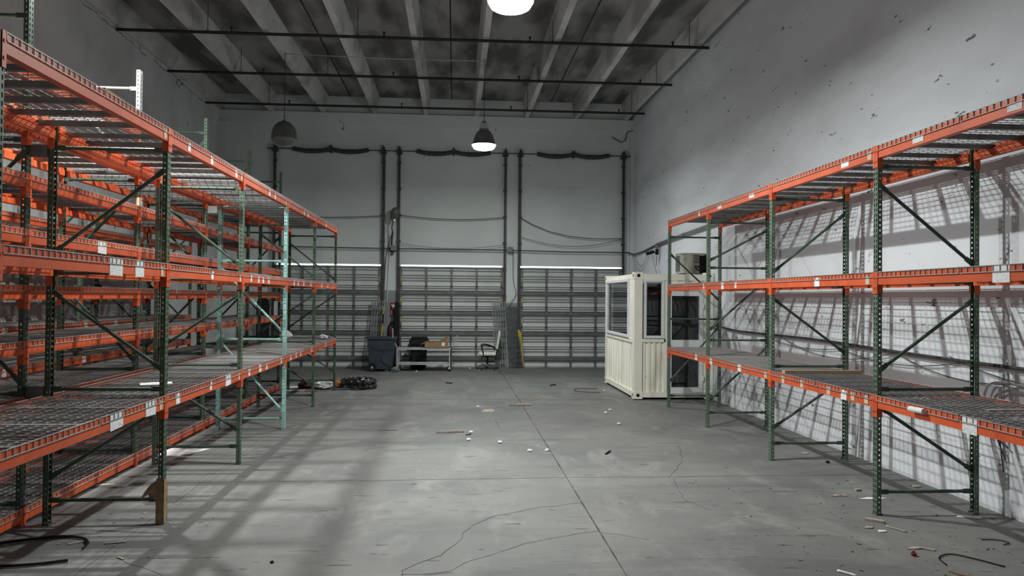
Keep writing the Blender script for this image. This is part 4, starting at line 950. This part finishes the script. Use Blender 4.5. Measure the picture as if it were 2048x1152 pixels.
poly('paper_bits', 4.76, 10.1, [(-.04, -.04), (.03, -.05), (.06, .05), (-.01, .05)], .01, M_tan, 'tan scrap on floor inside second right rack frame', 'scrap')
crumple('black_crumb', (-1.40, 6.10, 0), (.016, .012, .016), M_black, 'black crumb on bare floor at lower left centre', 'scrap', 12)

# cracks high on the left wall and a loose cable in the top right corner
for pts in ([(14.0, 7.50), (15.1, 7.47), (15.7, 7.45), (16.2, 7.46), (16.8, 7.45), (17.6, 7.40)], [(18.0, 7.46), (18.6, 7.42), (19.15, 7.47), (19.8, 7.44), (20.3, 7.40), (20.9, 7.42), (21.6, 7.36)],
            [(19.42, 7.34), (19.62, 7.46), (19.87, 7.43), (19.63, 7.28), (19.42, 7.34)], [(9.5, 7.48), (11.0, 7.46), (12.2, 7.49), (13.5, 7.45)]):
    P = []
    for i in range(len(pts)-1):
        for k in range(6):
            t_ = k/6; P.append((XL+.003, pts[i][0]*(1-t_)+pts[i+1][0]*t_+rnd.uniform(-.03, .03), pts[i][1]*(1-t_)+pts[i+1][1]*t_+rnd.uniform(-.035, .035)))
    P.append((XL+.003, *pts[-1]))
    o = MB().tube(P, [rnd.uniform(.002, .010) for _ in P], 5).obj('wall_crack', M_crack); o['kind'] = 'structure'
cable('loose_cable', smooth_curve([(4.70, YB-.05, 6.98), (4.87, YB-.06, 6.89), (4.98, YB-.06, 6.84), (5.11, YB-.06, 6.91), (5.17, YB-.05, 7.14), (5.27, YB-.14, 7.16)]), .012, M_cable, 'loose black cable looped high in the back right corner under the ledge')

# grit and crumbs swept about the floor, too many and too small to count
for name, n_, (xa, xb), (ya, yb_), lab in (('floor_debris', 150, (2.6, 5.3), (5.5, 8.6), 'fine crumbs and grit scattered on floor before the right rack'),
                                          ('floor_debris', 70, (-3.7, -2.2), (5.8, 7.6), 'fine crumbs and grit scattered on floor around the wrapped left post')):
    mb = MB(); r_ = random.Random(n_)
    for _ in range(n_):
        q = r_.random(); x_ = xa+(xb-xa)*r_.random(); y_ = ya+(yb_-ya)*r_.random(); k_ = .003+.012*q*q
        mb.box((x_, y_, .0015+k_*.18), (k_*2*r_.uniform(.6, 2.2), k_*r_.uniform(.5, 1.2), .002+k_*.35), rz=r_.uniform(0, 3.1))
    o = tag(mb.obj(name, M_bark if n_ == 150 else M_tan), lab, 'debris', kind='stuff')
